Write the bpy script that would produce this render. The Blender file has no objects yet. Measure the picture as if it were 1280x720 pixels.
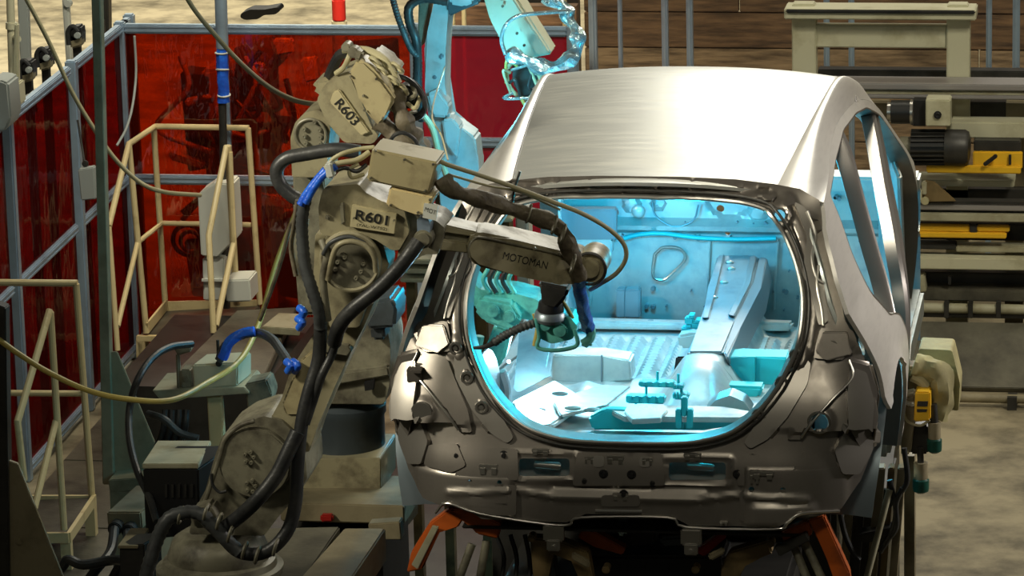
import bpy, bmesh, math, random
from mathutils import Vector, Matrix, noise as mnoise
from mathutils.geometry import delaunay_2d_cdt
R = random.Random(5)
V = Vector
PI = math.pi

# ------------------------------------------------------------------ camera
FPX = 5300.0
_yaw = math.atan(900 / math.hypot(5300, 1400)); _pitch = math.atan(1400 / 5300); _roll = 0.025
cf = V((-math.sin(_yaw) * math.cos(_pitch), math.cos(_yaw) * math.cos(_pitch), -math.sin(_pitch)))
_r0 = V((math.cos(_yaw), math.sin(_yaw), 0)); _u0 = _r0.cross(cf)
cr = _r0 * math.cos(_roll) - _u0 * math.sin(_roll)
cu = _r0 * math.sin(_roll) + _u0 * math.cos(_roll)
def ray(px, py): return (cf * FPX + cr * (px - 640) - cu * (py - 360)).normalized()
CAM = V((0, 0, 0.30)) - ray(785, 650) * 14.2
cam_d = bpy.data.cameras.new('camera'); cam = bpy.data.objects.new('camera', cam_d)
bpy.context.scene.collection.objects.link(cam); bpy.context.scene.camera = cam
cam_d.sensor_width = 36.0; cam_d.lens = FPX / 1280 * 36.0; cam_d.clip_end = 200
cam.matrix_world = Matrix.Translation(CAM) @ Matrix((cr, cu, -cf)).transposed().to_4x4()
cam_d.dof.use_dof = False
# ------------------------------------------------------------------ world, exposure, lights
S = bpy.context.scene
S.view_settings.view_transform = 'Standard'; S.view_settings.look = 'None'
S.view_settings.gamma = 1; S.view_settings.exposure = 0.0; S.view_settings.use_curve_mapping = False
w = bpy.data.worlds.new('world'); S.world = w; w.use_nodes = True
w.node_tree.nodes['Background'].inputs[0].default_value = (0.86, 0.84, 0.68, 1)
w.node_tree.nodes['Background'].inputs[1].default_value = 0.035
def area(name, loc, target, sx, sy, power, col):
    d = bpy.data.lights.new(name, 'AREA'); d.shape = 'RECTANGLE'; d.size = sx; d.size_y = sy
    d.energy = power; d.color = col
    o = bpy.data.objects.new(name, d); S.collection.objects.link(o); o.location = loc
    o.rotation_euler = (V(target) - V(loc)).to_track_quat('-Z', 'Y').to_euler(); return o
def point(name, loc, power, col, r=0.05):
    d = bpy.data.lights.new(name, 'POINT'); d.energy = power; d.color = col; d.shadow_soft_size = r
    o = bpy.data.objects.new(name, d); S.collection.objects.link(o); o.location = loc; return o
WARM = (1.0, 0.93, 0.74)
def aim(name, loc, target, sx, sy, power, spread, col=WARM):
    o = area(name, loc, target, sx, sy, power, col); o.data.spread = math.radians(spread); return o
aim('ceiling_light_rear', (0.6, 14.0, 5.6), (0.2, 2.4, 1.0), 4, 1.4, 72, 80, (1.0, 0.97, 0.86))
aim('far_floor_fill', (-7.0, 17.5, 5.5), (-5, 17, -1.8), 7, 4.0, 900, 120)  # added light that brightens the far left floor
aim('ceiling_light_middle', (0.6, 5.0, 5.6), (0.2, 2.6, 1.2), 1.6, 0.6, 40, 70)
aim('ceiling_light_right', (3.8, 4.2, 5.2), (1.8, 8.0, -1.2), 1.2, 2.0, 135, 120)
aim('plank_fill', (1.0, 10.2, 4.6), (1.0, 13.0, 0.6), 5.0, 0.5, 85, 150)  # added fill that lifts the plank wall
aim('robot_fill', (-4.2, -2.6, 3.9), (-0.7, 0.4, 1.5), 0.7, 0.5, 21, 45)  # added fill on the robots' upper parts, cut off below
aim('front_fill', (0.6, -4.5, 4.8), (0.0, 0.6, 1.25), 1.2, 0.5, 7, 60)  # added fill from the camera side
aim('ceiling_light_stairs', (-3.0, 6.2, 3.8), (-3.0, 8.3, -0.6), 1.5, 0.4, 46, 100)
aim('machine_fill', (-2.9, 9.3, 1.6), (-3.0, 10.3, -.6), .5, .2, 34, 90, (1, .8, .55))  # added light for orange highlights behind the film
aim('side_panel_fill', (6.5, 2.6, 3.4), (0.8, 0.9, 0.85), 0.8, 0.6, 13, 30, (1.0, 0.93, 0.86))  # added fill that brightens the right side panel
# ------------------------------------------------------------------ helpers
def at(px, py, X=None, Y=None, Z=None):
    "point where the photograph's ray through a pixel meets a real plane"
    d = ray(px, py)
    t = (X - CAM.x) / d.x if X is not None else (Y - CAM.y) / d.y if Y is not None else (Z - CAM.z) / d.z
    return CAM + d * t
def ipl(x, tab):
    if x <= tab[0][0]: return tab[0][1]
    for (a, b), (c, d) in zip(tab, tab[1:]):
        if x <= c: return b + (d - b) * (x - a) / (c - a)
    return tab[-1][1]
def sstep(a, b, x):
    t = min(1, max(0, (x - a) / (b - a))); return t * t * (3 - 2 * t)
ORG = {}
def meta(o, label=None, cat=None, group=None, kind=None):
    if label: o['label'] = label
    if cat: o['category'] = cat
    if group: o['group'] = group
    if kind: o['kind'] = kind
    return o
def thing(name, loc, label, cat, group=None, kind=None):
    o = bpy.data.objects.new(name, None); S.collection.objects.link(o); o.location = loc
    o.empty_display_size = 0.1; ORG[o.name] = V(loc)
    return meta(o, label, cat, group, kind)
def smooth_pts(pts, n=6):
    pts = [V(p) for p in pts]
    if len(pts) < 3: return pts
    out = []
    P = [pts[0] * 2 - pts[1]] + pts + [pts[-1] * 2 - pts[-2]]
    for i in range(1, len(P) - 2):
        a, b, c, d = P[i - 1:i + 3]
        for k in range(n):
            t = k / n
            out.append(0.5 * ((2 * b) + (c - a) * t + (2 * a - 5 * b + 4 * c - d) * t * t + (3 * b - a - 3 * c + d) * t ** 3))
    out.append(pts[-1]); return out
class B:
    def __init__(s): s.bm = bmesh.new()
    def box(s, c, d, rot=None, bev=0.0):
        c = V(c); M = rot if rot else Matrix.Identity(3)
        vs = [s.bm.verts.new(c + M @ V((x * d[0] / 2, y * d[1] / 2, z * d[2] / 2))) for x in (-1, 1) for y in (-1, 1) for z in (-1, 1)]
        fs = [s.bm.faces.new([vs[i] for i in q]) for q in ((0, 1, 3, 2), (4, 6, 7, 5), (0, 4, 5, 1), (2, 3, 7, 6), (0, 2, 6, 4), (1, 5, 7, 3))]
        s._bev(fs, bev); return s
    def _bev(s, fs, bev, seg=2):
        if bev > 0:
            es = {e for f in fs for e in f.edges}
            bmesh.ops.bevel(s.bm, geom=list(es), offset=bev, segments=seg, affect='EDGES', clamp_overlap=True)
    def mm(s, a, b, bev=0.0):
        a, b = V(a), V(b); return s.box((a + b) / 2, [abs(b[i] - a[i]) for i in range(3)], bev=bev)
    def bar(s, p, q, wd, ht, up=(0, 0, 1), bev=0.0):
        p, q = V(p), V(q); d = q - p; L = d.length; d.normalize(); up = V(up)
        if abs(d.dot(up)) > 0.98: up = V((0, 1, 0))
        x = d.cross(up).normalized(); z = x.cross(d)
        return s.box((p + q) / 2, (wd, L, ht), Matrix((x, d, z)).transposed(), bev)
    def cyl(s, p, q, r, r2=None, seg=20, bev=0.0):
        p, q = V(p), V(q); d = (q - p).normalized(); r2 = r if r2 is None else r2
        a = d.orthogonal().normalized(); b = d.cross(a)
        A = [s.bm.verts.new(p + (a * math.cos(t) + b * math.sin(t)) * r) for t in [2 * PI * k / seg for k in range(seg)]]
        Bv = [s.bm.verts.new(q + (a * math.cos(t) + b * math.sin(t)) * r2) for t in [2 * PI * k / seg for k in range(seg)]]
        for k in range(seg): s.bm.faces.new((A[k], A[(k + 1) % seg], Bv[(k + 1) % seg], Bv[k]))
        f1 = s.bm.faces.new(A[::-1]); f2 = s.bm.faces.new(Bv)
        if bev > 0:
            es = set(f1.edges) | set(f2.edges)
            bmesh.ops.bevel(s.bm, geom=list(es), offset=bev, segments=2, affect='EDGES', clamp_overlap=True)
        return s
    def lathe(s, c, prof, axis=(0, 0, 1), seg=36, caps=True):
        c = V(c); ax = V(axis).normalized(); a = ax.orthogonal().normalized(); b = ax.cross(a); rings = []
        for r, h in prof:
            rings.append([s.bm.verts.new(c + ax * h + (a * math.cos(2 * PI * k / seg) + b * math.sin(2 * PI * k / seg)) * max(r, 1e-4)) for k in range(seg)])
        for A, D in zip(rings, rings[1:]):
            for k in range(seg): s.bm.faces.new((A[k], A[(k + 1) % seg], D[(k + 1) % seg], D[k]))
        if caps: s.bm.faces.new(rings[0][::-1]); s.bm.faces.new(rings[-1])
        return s
    def tube(s, pts, r, seg=10, n=6, ribs=0.0, caps=True, closed=False, sm=True, wob=0.0):
        P = smooth_pts(pts, n) if sm else [V(p) for p in pts]
        if ribs:
            Q = []; acc = 0; L = sum((b - a).length for a, b in zip(P, P[1:])); st = max(0.006, L / 500)
            rr = r(0.5) if callable(r) else r
            step = max(st, rr * 0.45); d = 0
            for a, b in zip(P, P[1:]):
                l = (b - a).length
                while d < l: Q.append(a.lerp(b, d / l)); d += step
                d -= l
            Q.append(P[-1]); P = Q
        N = len(P); T = []
        for i in range(N):
            t = (P[min(i + 1, N - 1)] - P[max(i - 1, 0)]); T.append(t.normalized() if t.length > 1e-9 else V((0, 0, 1)))
        nrm = T[0].orthogonal().normalized(); rings = []
        for i in range(N):
            nrm = (nrm - T[i] * nrm.dot(T[i]))
            nrm = nrm.normalized() if nrm.length > 1e-6 else T[i].orthogonal().normalized()
            bn = T[i].cross(nrm)
            rr = r(i / (N - 1)) if callable(r) else r
            if ribs and i % 2: rr *= (1 - ribs)
            ring = []
            for k in range(seg):
                q = rr
                if wob: q = rr * (1 + wob * mnoise.noise(P[i] * 22 + V((k * 1.7, 0, 0))))
                ring.append(s.bm.verts.new(P[i] + (nrm * math.cos(2 * PI * k / seg) + bn * math.sin(2 * PI * k / seg)) * q))
            rings.append(ring)
        for A, D in zip(rings, rings[1:]):
            for k in range(seg): s.bm.faces.new((A[k], A[(k + 1) % seg], D[(k + 1) % seg], D[k]))
        if caps: s.bm.faces.new(rings[0][::-1]); s.bm.faces.new(rings[-1])
        return s
    def prism(s, pts, vec, bev=0.0, seg=2):
        pts = [V(p) for p in pts]; vec = V(vec)
        A = [s.bm.verts.new(p) for p in pts]; D = [s.bm.verts.new(p + vec) for p in pts]; n = len(A)
        fs = [s.bm.faces.new(A), s.bm.faces.new(D[::-1])]
        for k in range(n): fs.append(s.bm.faces.new((A[k], D[k], D[(k + 1) % n], A[(k + 1) % n])))
        s._bev(fs, bev, seg); return s
    def pr(s, pts, Y, depth, bev=0.006, vec=None, rnd=0):
        "outline given on the plane Y (or Y(px,py)), extruded away from the camera by depth"
        if rnd: pts = round_poly(pts, rnd)
        P = [at(x, y, Y=(Y(x, y) if callable(Y) else Y)) for x, y in pts]
        return s.prism(P, vec if vec else (0, depth, 0), bev)
    def disc(s, px, py, Y, rpx, depth, bev=0.004, axis=(0, 1, 0), seg=28):
        c = at(px, py, Y=Y); r = rpx * (c - CAM).length / FPX
        return s.cyl(c, c + V(axis).normalized() * depth, r, seg=seg, bev=bev)
    def ball(s, c, r, sc=(1, 1, 1), sub=2):
        m = Matrix.Translation(V(c)) @ Matrix.Diagonal((*[r * k for k in sc], 1))
        bmesh.ops.create_icosphere(s.bm, subdivisions=sub, radius=1, matrix=m); return s
    def torus(s, c, Rr, r, axis=(0, 1, 0), seg=32, sg=8, sq=1.0):
        ax = V(axis).normalized(); a = ax.orthogonal().normalized(); b = ax.cross(a); rings = []
        for i in range(seg):
            t = 2 * PI * i / seg; d = a * math.cos(t) + b * math.sin(t) * sq; d2 = d.normalized()
            rings.append([s.bm.verts.new(V(c) + d * Rr + (d2 * math.cos(u) + ax * math.sin(u)) * r) for u in [2 * PI * k / sg for k in range(sg)]])
        for i in range(seg):
            A, D = rings[i], rings[(i + 1) % seg]
            for k in range(sg): s.bm.faces.new((A[k], A[(k + 1) % sg], D[(k + 1) % sg], D[k]))
        return s
    def loft(s, rows, closed=False):
        G = [[s.bm.verts.new(V(p)) for p in r] for r in rows]
        for a, b in zip(G, G[1:]):
            n = len(a)
            for k in range(n if closed else n - 1): s.bm.faces.new((a[k], a[(k + 1) % n], b[(k + 1) % n], b[k]))
        return s
    def solid(s, th):
        bmesh.ops.recalc_face_normals(s.bm, faces=s.bm.faces[:])
        bmesh.ops.solidify(s.bm, geom=s.bm.faces[:], thickness=th); return s
    def o(s, name, mat, parent=None, label=None, cat=None, group=None, kind=None, ang=35, flat=False, recalc=True):
        if recalc: bmesh.ops.recalc_face_normals(s.bm, faces=s.bm.faces[:])
        if parent is not None: L = ORG[parent.name]
        else:
            vs = [v.co for v in s.bm.verts]; zs = min(v.z for v in vs)
            L = V(((min(v.x for v in vs) + max(v.x for v in vs)) / 2, (min(v.y for v in vs) + max(v.y for v in vs)) / 2, zs))
        for v in s.bm.verts: v.co -= L
        me = bpy.data.meshes.new(name); s.bm.to_mesh(me); s.bm.free()
        me.materials.append(mat)
        if not flat:
            me.polygons.foreach_set('use_smooth', [True] * len(me.polygons)); me.set_sharp_from_angle(angle=math.radians(ang))
        ob = bpy.data.objects.new(name, me); S.collection.objects.link(ob)
        if parent is not None: ob.parent = parent
        else: ob.location = L
        ORG[ob.name] = L
        return meta(ob, label, cat, group, kind)
def round_poly(pts, r, n=3):
    out = []; N = len(pts)
    for i in range(N):
        p = V((*pts[i], 0)); a = V((*pts[i - 1], 0)); b = V((*pts[(i + 1) % N], 0))
        da, db = a - p, b - p; rr = min(r, da.length * .45, db.length * .45)
        s_, e = p + da.normalized() * rr, p + db.normalized() * rr
        for k in range(n + 1):
            t = k / n; q = s_ * (1 - t) ** 2 + p * 2 * t * (1 - t) + e * t * t; out.append((q.x, q.y))
    return out
def inpoly(x, y, P):
    c = False; n = len(P); j = n - 1
    for i in range(n):
        xi, yi = P[i]; xj, yj = P[j]
        if (yi > y) != (yj > y) and x < (xj - xi) * (y - yi) / (yj - yi) + xi: c = not c
        j = i
    return c
def resample(P, step):
    out = []; n = len(P)
    for i in range(n):
        a, b = P[i], P[(i + 1) % n]; L = math.hypot(b[0] - a[0], b[1] - a[1]); k = max(1, round(L / step))
        for t in range(k): out.append((a[0] + (b[0] - a[0]) * t / k, a[1] + (b[1] - a[1]) * t / k))
    return out
def sheet(outline, holes, fmap, step, thick=0.0):
    "pressed sheet: triangulated outline with holes, mapped to 3D, with real thickness"
    loops = [resample(outline, step)] + [resample(h, step * 0.8) for h in holes]
    pts, edges = [], []
    for L in loops:
        b = len(pts); pts += [V(p) for p in L]; edges += [(b + i, b + (i + 1) % len(L)) for i in range(len(L))]
    x0, x1 = min(p[0] for p in outline), max(p[0] for p in outline); y0, y1 = min(p[1] for p in outline), max(p[1] for p in outline)
    cell = {}
    for p in pts: cell.setdefault((int(p.x / step), int(p.y / step)), []).append(p)
    y = y0; row = 0
    while y < y1:
        x = x0 + (step / 2 if row % 2 else 0)
        while x < x1:
            if inpoly(x, y, outline) and not any(inpoly(x, y, h) for h in holes):
                cx, cy = int(x / step), int(y / step)
                if not any((q.x - x) ** 2 + (q.y - y) ** 2 < (step * .5) ** 2 for i in (-1, 0, 1) for j in (-1, 0, 1) for q in cell.get((cx + i, cy + j), ())):
                    pts.append(V((x, y)))
            x += step
        y += step * 0.87; row += 1
    vs, es, fs, *_ = delaunay_2d_cdt(pts, edges, [], 0, 1e-6)
    b = B(); BV = [b.bm.verts.new(fmap(v.x, v.y)) for v in vs]
    for f in fs:
        cx = sum(vs[i].x for i in f) / 3; cy = sum(vs[i].y for i in f) / 3
        if inpoly(cx, cy, outline) and not any(inpoly(cx, cy, h) for h in holes):
            try: b.bm.faces.new([BV[i] for i in f])
            except ValueError: pass
    bmesh.ops.delete(b.bm, geom=[v for v in b.bm.verts if not v.link_faces], context='VERTS')
    if thick: b.solid(thick)
    return b
def circ(cx, cy, r, n=14, ry=None):
    ry = r if ry is None else ry
    return [(cx + r * math.cos(2 * PI * k / n), cy + ry * math.sin(2 * PI * k / n)) for k in range(n)]
def text(body, p, q, h, mat, parent, name='lettering', off=0.0008, bold=0.0, nrm=None, wide=None):
    "flat painted lettering from p towards q, letters h high, facing nrm"
    c = bpy.data.curves.new('t', 'FONT'); c.body = body; c.size = 1.0; c.extrude = 0.0; c.offset = bold
    c.align_x = 'CENTER'; c.align_y = 'CENTER'
    o = bpy.data.objects.new('t', c); S.collection.objects.link(o)
    bpy.context.view_layer.update()
    me = bpy.data.meshes.new_from_object(o.evaluated_get(bpy.context.evaluated_depsgraph_get()))
    bpy.data.objects.remove(o)
    p, q = V(p), V(q); d = (q - p); n = V(nrm if nrm else (0, -1, 0)).normalized()
    x = d.normalized(); z = (x.cross(V(n)) * -1).normalized()
    xs = [v.co.x for v in me.vertices]; W = max(xs) - min(xs); ys = [v.co.y for v in me.vertices]; H = max(ys) - min(ys); yc = (max(ys) + min(ys)) / 2
    L = ORG[parent.name]
    for v in me.vertices:
        v.co = (p + q) / 2 + x * (v.co.x / W * d.length) + z * ((v.co.y - yc) / H * h) + n * off - L
    me.materials.clear(); me.materials.append(mat)
    ob = bpy.data.objects.new(name, me); S.collection.objects.link(ob); ob.parent = parent; ORG[ob.name] = L
    return ob

# ------------------------------------------------------------------ materials
def mat(name, col, rough=0.5, metal=0.0, col2=None, scale=6.0, lo=0.45, hi=0.7, bump=0.0, bscale=40.0, stretch=None, rvar=0.0, coat=0.0, spec=0.5):
    m = bpy.data.materials.new(name); m.use_nodes = True; nt = m.node_tree; N = nt.nodes; L = nt.links
    p = N['Principled BSDF']; p.inputs['Base Color'].default_value = (*col, 1); p.inputs['Roughness'].default_value = rough
    p.inputs['Metallic'].default_value = metal; p.inputs['Coat Weight'].default_value = coat; p.inputs['Specular IOR Level'].default_value = spec
    tc = N.new('ShaderNodeTexCoord'); src = tc.outputs['Object']
    if stretch:
        mp = N.new('ShaderNodeMapping'); mp.inputs['Scale'].default_value = stretch; L.new(src, mp.inputs[0]); src = mp.outputs[0]
    if col2 or rvar:
        nz = N.new('ShaderNodeTexNoise'); nz.inputs['Scale'].default_value = scale; nz.inputs['Detail'].default_value = 6; nz.inputs['Roughness'].default_value = 0.62
        L.new(src, nz.inputs['Vector'])
        mr = N.new('ShaderNodeMapRange'); mr.inputs[1].default_value = lo; mr.inputs[2].default_value = hi; L.new(nz.outputs[0], mr.inputs[0])
        if col2:
            mx = N.new('ShaderNodeMix'); mx.data_type = 'RGBA'; mx.inputs[6].default_value = (*col, 1); mx.inputs[7].default_value = (*col2, 1)
            L.new(mr.outputs[0], mx.inputs[0]); L.new(mx.outputs[2], p.inputs['Base Color'])
        if rvar:
            ma = N.new('ShaderNodeMath'); ma.operation = 'MULTIPLY_ADD'; ma.inputs[1].default_value = rvar; ma.inputs[2].default_value = rough
            L.new(mr.outputs[0], ma.inputs[0]); L.new(ma.outputs[0], p.inputs['Roughness'])
    if bump:
        n2 = N.new('ShaderNodeTexNoise'); n2.inputs['Scale'].default_value = bscale; n2.inputs['Detail'].default_value = 4; L.new(src, n2.inputs['Vector'])
        bp = N.new('ShaderNodeBump'); bp.inputs['Strength'].default_value = bump; bp.inputs['Distance'].default_value = 0.01
        L.new(n2.outputs[0], bp.inputs['Height']); L.new(bp.outputs[0], p.inputs['Normal'])
    return m
def film(name, tint, body, amt=0.25, gl=0.10, bs=3.0):
    m = bpy.data.materials.new(name); m.use_nodes = True; nt = m.node_tree; N = nt.nodes; L = nt.links
    N.remove(N['Principled BSDF']); out = N['Material Output']
    tr = N.new('ShaderNodeBsdfTransparent'); tr.inputs[0].default_value = (*tint, 1)
    df = N.new('ShaderNodeBsdfDiffuse'); df.inputs[0].default_value = (*body, 1)
    gs = N.new('ShaderNodeBsdfGlossy'); gs.inputs['Roughness'].default_value = 0.06
    tc = N.new('ShaderNodeTexCoord'); mp = N.new('ShaderNodeMapping'); mp.inputs['Scale'].default_value = (1, 1, 0.5); L.new(tc.outputs['Object'], mp.inputs[0])
    nz = N.new('ShaderNodeTexNoise'); nz.inputs['Scale'].default_value = bs; nz.inputs['Detail'].default_value = 3; L.new(mp.outputs[0], nz.inputs['Vector'])
    bp = N.new('ShaderNodeBump'); bp.inputs['Strength'].default_value = 0.35; bp.inputs['Distance'].default_value = 0.05
    L.new(nz.outputs[0], bp.inputs['Height']); L.new(bp.outputs[0], gs.inputs['Normal'])
    m1 = N.new('ShaderNodeMixShader'); m1.inputs[0].default_value = amt; L.new(tr.outputs[0], m1.inputs[1]); L.new(df.outputs[0], m1.inputs[2])
    m2 = N.new('ShaderNodeMixShader'); m2.inputs[0].default_value = gl; L.new(m1.outputs[0], m2.inputs[1]); L.new(gs.outputs[0], m2.inputs[2])
    L.new(m2.outputs[0], out.inputs[0]); return m
def emit(name, col, st):
    m = bpy.data.materials.new(name); m.use_nodes = True; p = m.node_tree.nodes['Principled BSDF']
    p.inputs['Base Color'].default_value = (*col, 1); p.inputs['Emission Color'].default_value = (*col, 1); p.inputs['Emission Strength'].default_value = st; return m
M = dict(
    steel=mat('primer_steel', (0.25, 0.228, 0.20), 0.33, 0.72, (0.18, 0.16, 0.14), 5, rvar=0.12, bump=0.02, bscale=30),
    flange=mat('bright_steel', (0.52, 0.50, 0.46), 0.28, 0.9),
    skin=mat('outer_skin', (0.62, 0.60, 0.555), 0.36, 0.45, (0.56, 0.54, 0.50), 9, bump=0.012, bscale=8, stretch=(1, 1, 7)),
    roofm=mat('roof_skin', (0.55, 0.56, 0.53), 0.33, 0.55, (0.55, 0.55, 0.50), 4, rvar=0.08, bump=0.02, bscale=5, stretch=(1, 8, 1)),
    inner=mat('inner_steel', (0.52, 0.56, 0.54), 0.36, 0.5, (0.34, 0.38, 0.40), 8, rvar=0.2, bump=0.04, bscale=20),
    innerd=mat('inner_steel_dark', (0.22, 0.27, 0.30), 0.4, 0.6),
    void=mat('dark_void', (0.012, 0.012, 0.012), 0.8),
    robot=mat('robot_paint', (0.335, 0.30, 0.185), 0.42, 0.0, (0.10, 0.08, 0.045), 9, 0.47, 0.72, bump=0.05, bscale=60, rvar=0.2),
    robot2=mat('robot_paint_light', (0.42, 0.36, 0.20), 0.42, 0.0, (0.20, 0.155, 0.08), 10, 0.5, 0.75, rvar=0.2),
    robotg=mat('robot_paint_grey', (0.25, 0.235, 0.165), 0.40, 0.1, (0.07, 0.06, 0.04), 9, 0.42, 0.68, rvar=0.25),
    robotb=mat('robot_bluegrey', (0.055, 0.07, 0.08), 0.4, 0.1, (0.03, 0.03, 0.03), 5),
    rubber=mat('black_rubber', (0.022, 0.023, 0.024), 0.42, 0.0, (0.05, 0.05, 0.045), 14, bump=0.1, bscale=80),
    conduit=mat('grey_conduit', (0.06, 0.065, 0.065), 0.45, 0.0, (0.03, 0.03, 0.03), 20),
    wrap=mat('brown_wrap', (0.15, 0.125, 0.08), 0.6, 0.0, (0.06, 0.045, 0.03), 18, bump=0.5, bscale=35),
    foil=mat('foil', (0.55, 0.70, 0.72), 0.25, 0.8, bump=0.6, bscale=30),
    blue=mat('blue_tape', (0.02, 0.10, 0.62), 0.35, 0.0, (0.02, 0.18, 0.85), 20, bump=0.4, bscale=50),
    cream=mat('cream_paint', (0.68, 0.56, 0.30), 0.45, 0.0, (0.42, 0.31, 0.14), 9, 0.55, 0.8),
    creamw=mat('pale_machine_paint', (0.56, 0.54, 0.38), 0.45, 0.0, (0.34, 0.31, 0.18), 4, 0.5, 0.75),
    olive=mat('olive_grey_paint', (0.27, 0.23, 0.14), 0.5, 0.0, (0.14, 0.115, 0.065), 5, bump=0.03),
    box=mat('box_paint', (0.40, 0.38, 0.26), 0.5, 0.0, (0.24, 0.21, 0.12), 6),
    alu=mat('aluminium', (0.40, 0.52, 0.64), 0.35, 0.5, (0.30, 0.38, 0.48), 5),
    aluw=mat('aluminium_warm', (0.36, 0.34, 0.33), 0.4, 0.4),
    concrete=mat('concrete', (0.33, 0.28, 0.18), 0.7, 0.0, (0.10, 0.083, 0.05), 3.2, 0.40, 0.68, bump=0.35, bscale=7),
    plate=mat('floor_plate', (0.13, 0.12, 0.085), 0.55, 0.2, (0.055, 0.05, 0.036), 3, 0.4, 0.65, bump=0.15, bscale=50),
    dark=mat('dark_metal', (0.045, 0.043, 0.038), 0.45, 0.3, (0.02, 0.02, 0.018), 6),
    black=mat('black_plastic', (0.015, 0.015, 0.015), 0.4),
    yellow=mat('yellow_paint', (0.80, 0.47, 0.02), 0.45, 0.0, (0.55, 0.30, 0.02), 5, 0.6, 0.8),
    orange=mat('orange_paint', (0.50, 0.10, 0.012), 0.45, 0.0, (0.20, 0.05, 0.02), 8, 0.5, 0.75),
    ochre=mat('ochre_jig', (0.20, 0.14, 0.06), 0.5, 0.1, (0.06, 0.045, 0.02), 8),
    red=mat('red_paint', (0.35, 0.015, 0.01), 0.4),
    green=mat('green_cup', (0.012, 0.085, 0.06), 0.35, 0.0, (0.01, 0.04, 0.03), 10),
    bag=mat('dust_cover', (0.36, 0.32, 0.15), 0.7, 0.0, (0.22, 0.19, 0.09), 6, bump=0.4, bscale=14),
    rope=mat('pale_hose', (0.42, 0.38, 0.22), 0.5), rope2=mat('yellow_hose', (0.42, 0.33, 0.08), 0.45),
    nameplate=mat('name_plate_paint', (0.50, 0.44, 0.26), 0.4),
    white=mat('white_plastic', (0.62, 0.64, 0.58), 0.45), grey=mat('grey_box', (0.36, 0.39, 0.37), 0.5),
    plank=mat('plank_brown', (0.24, 0.14, 0.07), 0.6, 0.0, (0.07, 0.042, 0.024), 3, 0.35, 0.65, bump=0.2, bscale=10, stretch=(1, 1, 9)),
    plank2=mat('plank_pale', (0.36, 0.25, 0.14), 0.6, 0.0, (0.12, 0.08, 0.045), 3, 0.4, 0.65, bump=0.2, bscale=10, stretch=(1, 1, 9)),
    ink=mat('black_ink', (0.012, 0.012, 0.01), 0.6),
    filmr=film('red_film', (0.40, 0.035, 0.025), (0.12, 0.008, 0.007), 0.35, 0.05),
    filmo=film('orange_film', (0.62, 0.13, 0.015), (0.14, 0.015, 0.006), 0.20, 0.10, 5),
    filmm=film('crimson_film', (0.75, 0.06, 0.06), (0.55, 0.03, 0.07), 0.45, 0.10),
    steelb=mat('primer_steel_light', (0.31, 0.29, 0.26), 0.34, 0.72, (0.28, 0.26, 0.23), 5),
    pillar=mat('pillar_steel', (0.20, 0.185, 0.17), 0.36, 0.6),
    arc=emit('welding_arc', (0.55, 0.9, 1.0), 60),
)

# ================================================================== SETTING
B().mm((-25, -12, -1.9), (25, 40, -1.8)).o('floor', M['concrete'], kind='structure')
ZF = -1.8
# plank wall behind the right side
wl = thing('wall_back', (1.0, 13.0, ZF), None, None, kind='structure')
k = 0; zz = -1.8
while zz < 1.7:
    h = R.uniform(0.19, 0.24); xx = -2.2 - R.uniform(0, 1.5)
    while xx < 6:
        x2 = min(xx + R.uniform(2.2, 3.4), 6.2)
        B().mm((max(xx, -2.0) + .004, 13.0 + R.uniform(0, .012), zz + .004), (x2 - .004, 13.06, zz + h - .004), bev=.004).o('plank', M['plank2'] if R.random() < .35 else M['plank'], wl, flat=True)
        xx = x2
    zz += h
# dark panel left of planks
B().mm((-2.9, 12.9, ZF), (-2.02, 13.0, 1.7)).o('wall_panel', M['dark'], wl)

# ------------------------------------------------------------------ aluminium framed welding screens
WX, WY = -4.05, 9.15
ZT = at(180, 29, Y=WY).z
def screen(p, q, zmid, film_m, label, postw=0.06, lastpost=False, thick=.05, alum=None):
    p, q = V((*p, ZF)), V((*q, ZF)); d = (q - p).normalized(); alum = alum or M['alu']
    t = thing('welding_screen', (p + q) / 2, label, 'screen', 'framed welding screens around the cell')
    zt = ZT
    B().mm((p.x - postw / 2, p.y - postw / 2, ZF), (p.x + postw / 2, p.y + postw / 2, zt + .01), bev=.008).o('post', alum, t)
    if lastpost: B().mm((q.x - postw / 2, q.y - postw / 2, ZF), (q.x + postw / 2, q.y + postw / 2, zt + .01), bev=.008).o('post', alum, t)
    a, b = p + d * postw / 2, q - d * postw / 2
    for z, nm in ((zt - .03, 'top_rail'), (zmid, 'middle_rail'), (ZF + .06, 'bottom_rail')):
        bb = B().bar((a.x, a.y, z), (b.x, b.y, z), thick * .8, .055, bev=.006)
        n = d.cross(V((0, 0, 1)))
        for s_ in (-.012, .012): bb.bar(V((a.x, a.y, z + s_)) + n * thick * .42, V((b.x, b.y, z + s_)) + n * thick * .42, .006, .006)
        bb.o(nm, alum, t)
    B().bar((a.x, a.y, (zt + zmid) / 2), (b.x, b.y, (zt + zmid) / 2), .006, zt - zmid - .06).o('film_pane', film_m, t)
    B().bar((a.x, a.y, (zmid + ZF) / 2 + .03), (b.x, b.y, (zmid + ZF) / 2 + .03), .006, zmid - ZF - .06).o('film_pane', film_m, t)
    return t
zm = at(200, 224, Y=WY).z
xa = at(277, 40, Y=WY).x; xb = at(519, 60, Y=WY).x; xc = at(716, 60, Y=WY).x
screen((WX, WY), (xa, WY), zm, M['filmo'], 'orange film screen in aluminium frame behind the far cream stair rails')
screen((xa + .002, WY), (xb, WY), zm, M['filmo'], 'widest orange-red film screen, behind the upper beige robot marked R603')
screen((xb + .002, WY), (xc, WY), at(600, 178, Y=WY).z, M['filmm'], 'crimson film screen next to the car roof, behind the cyan-lit robot', lastpost=True)
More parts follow.
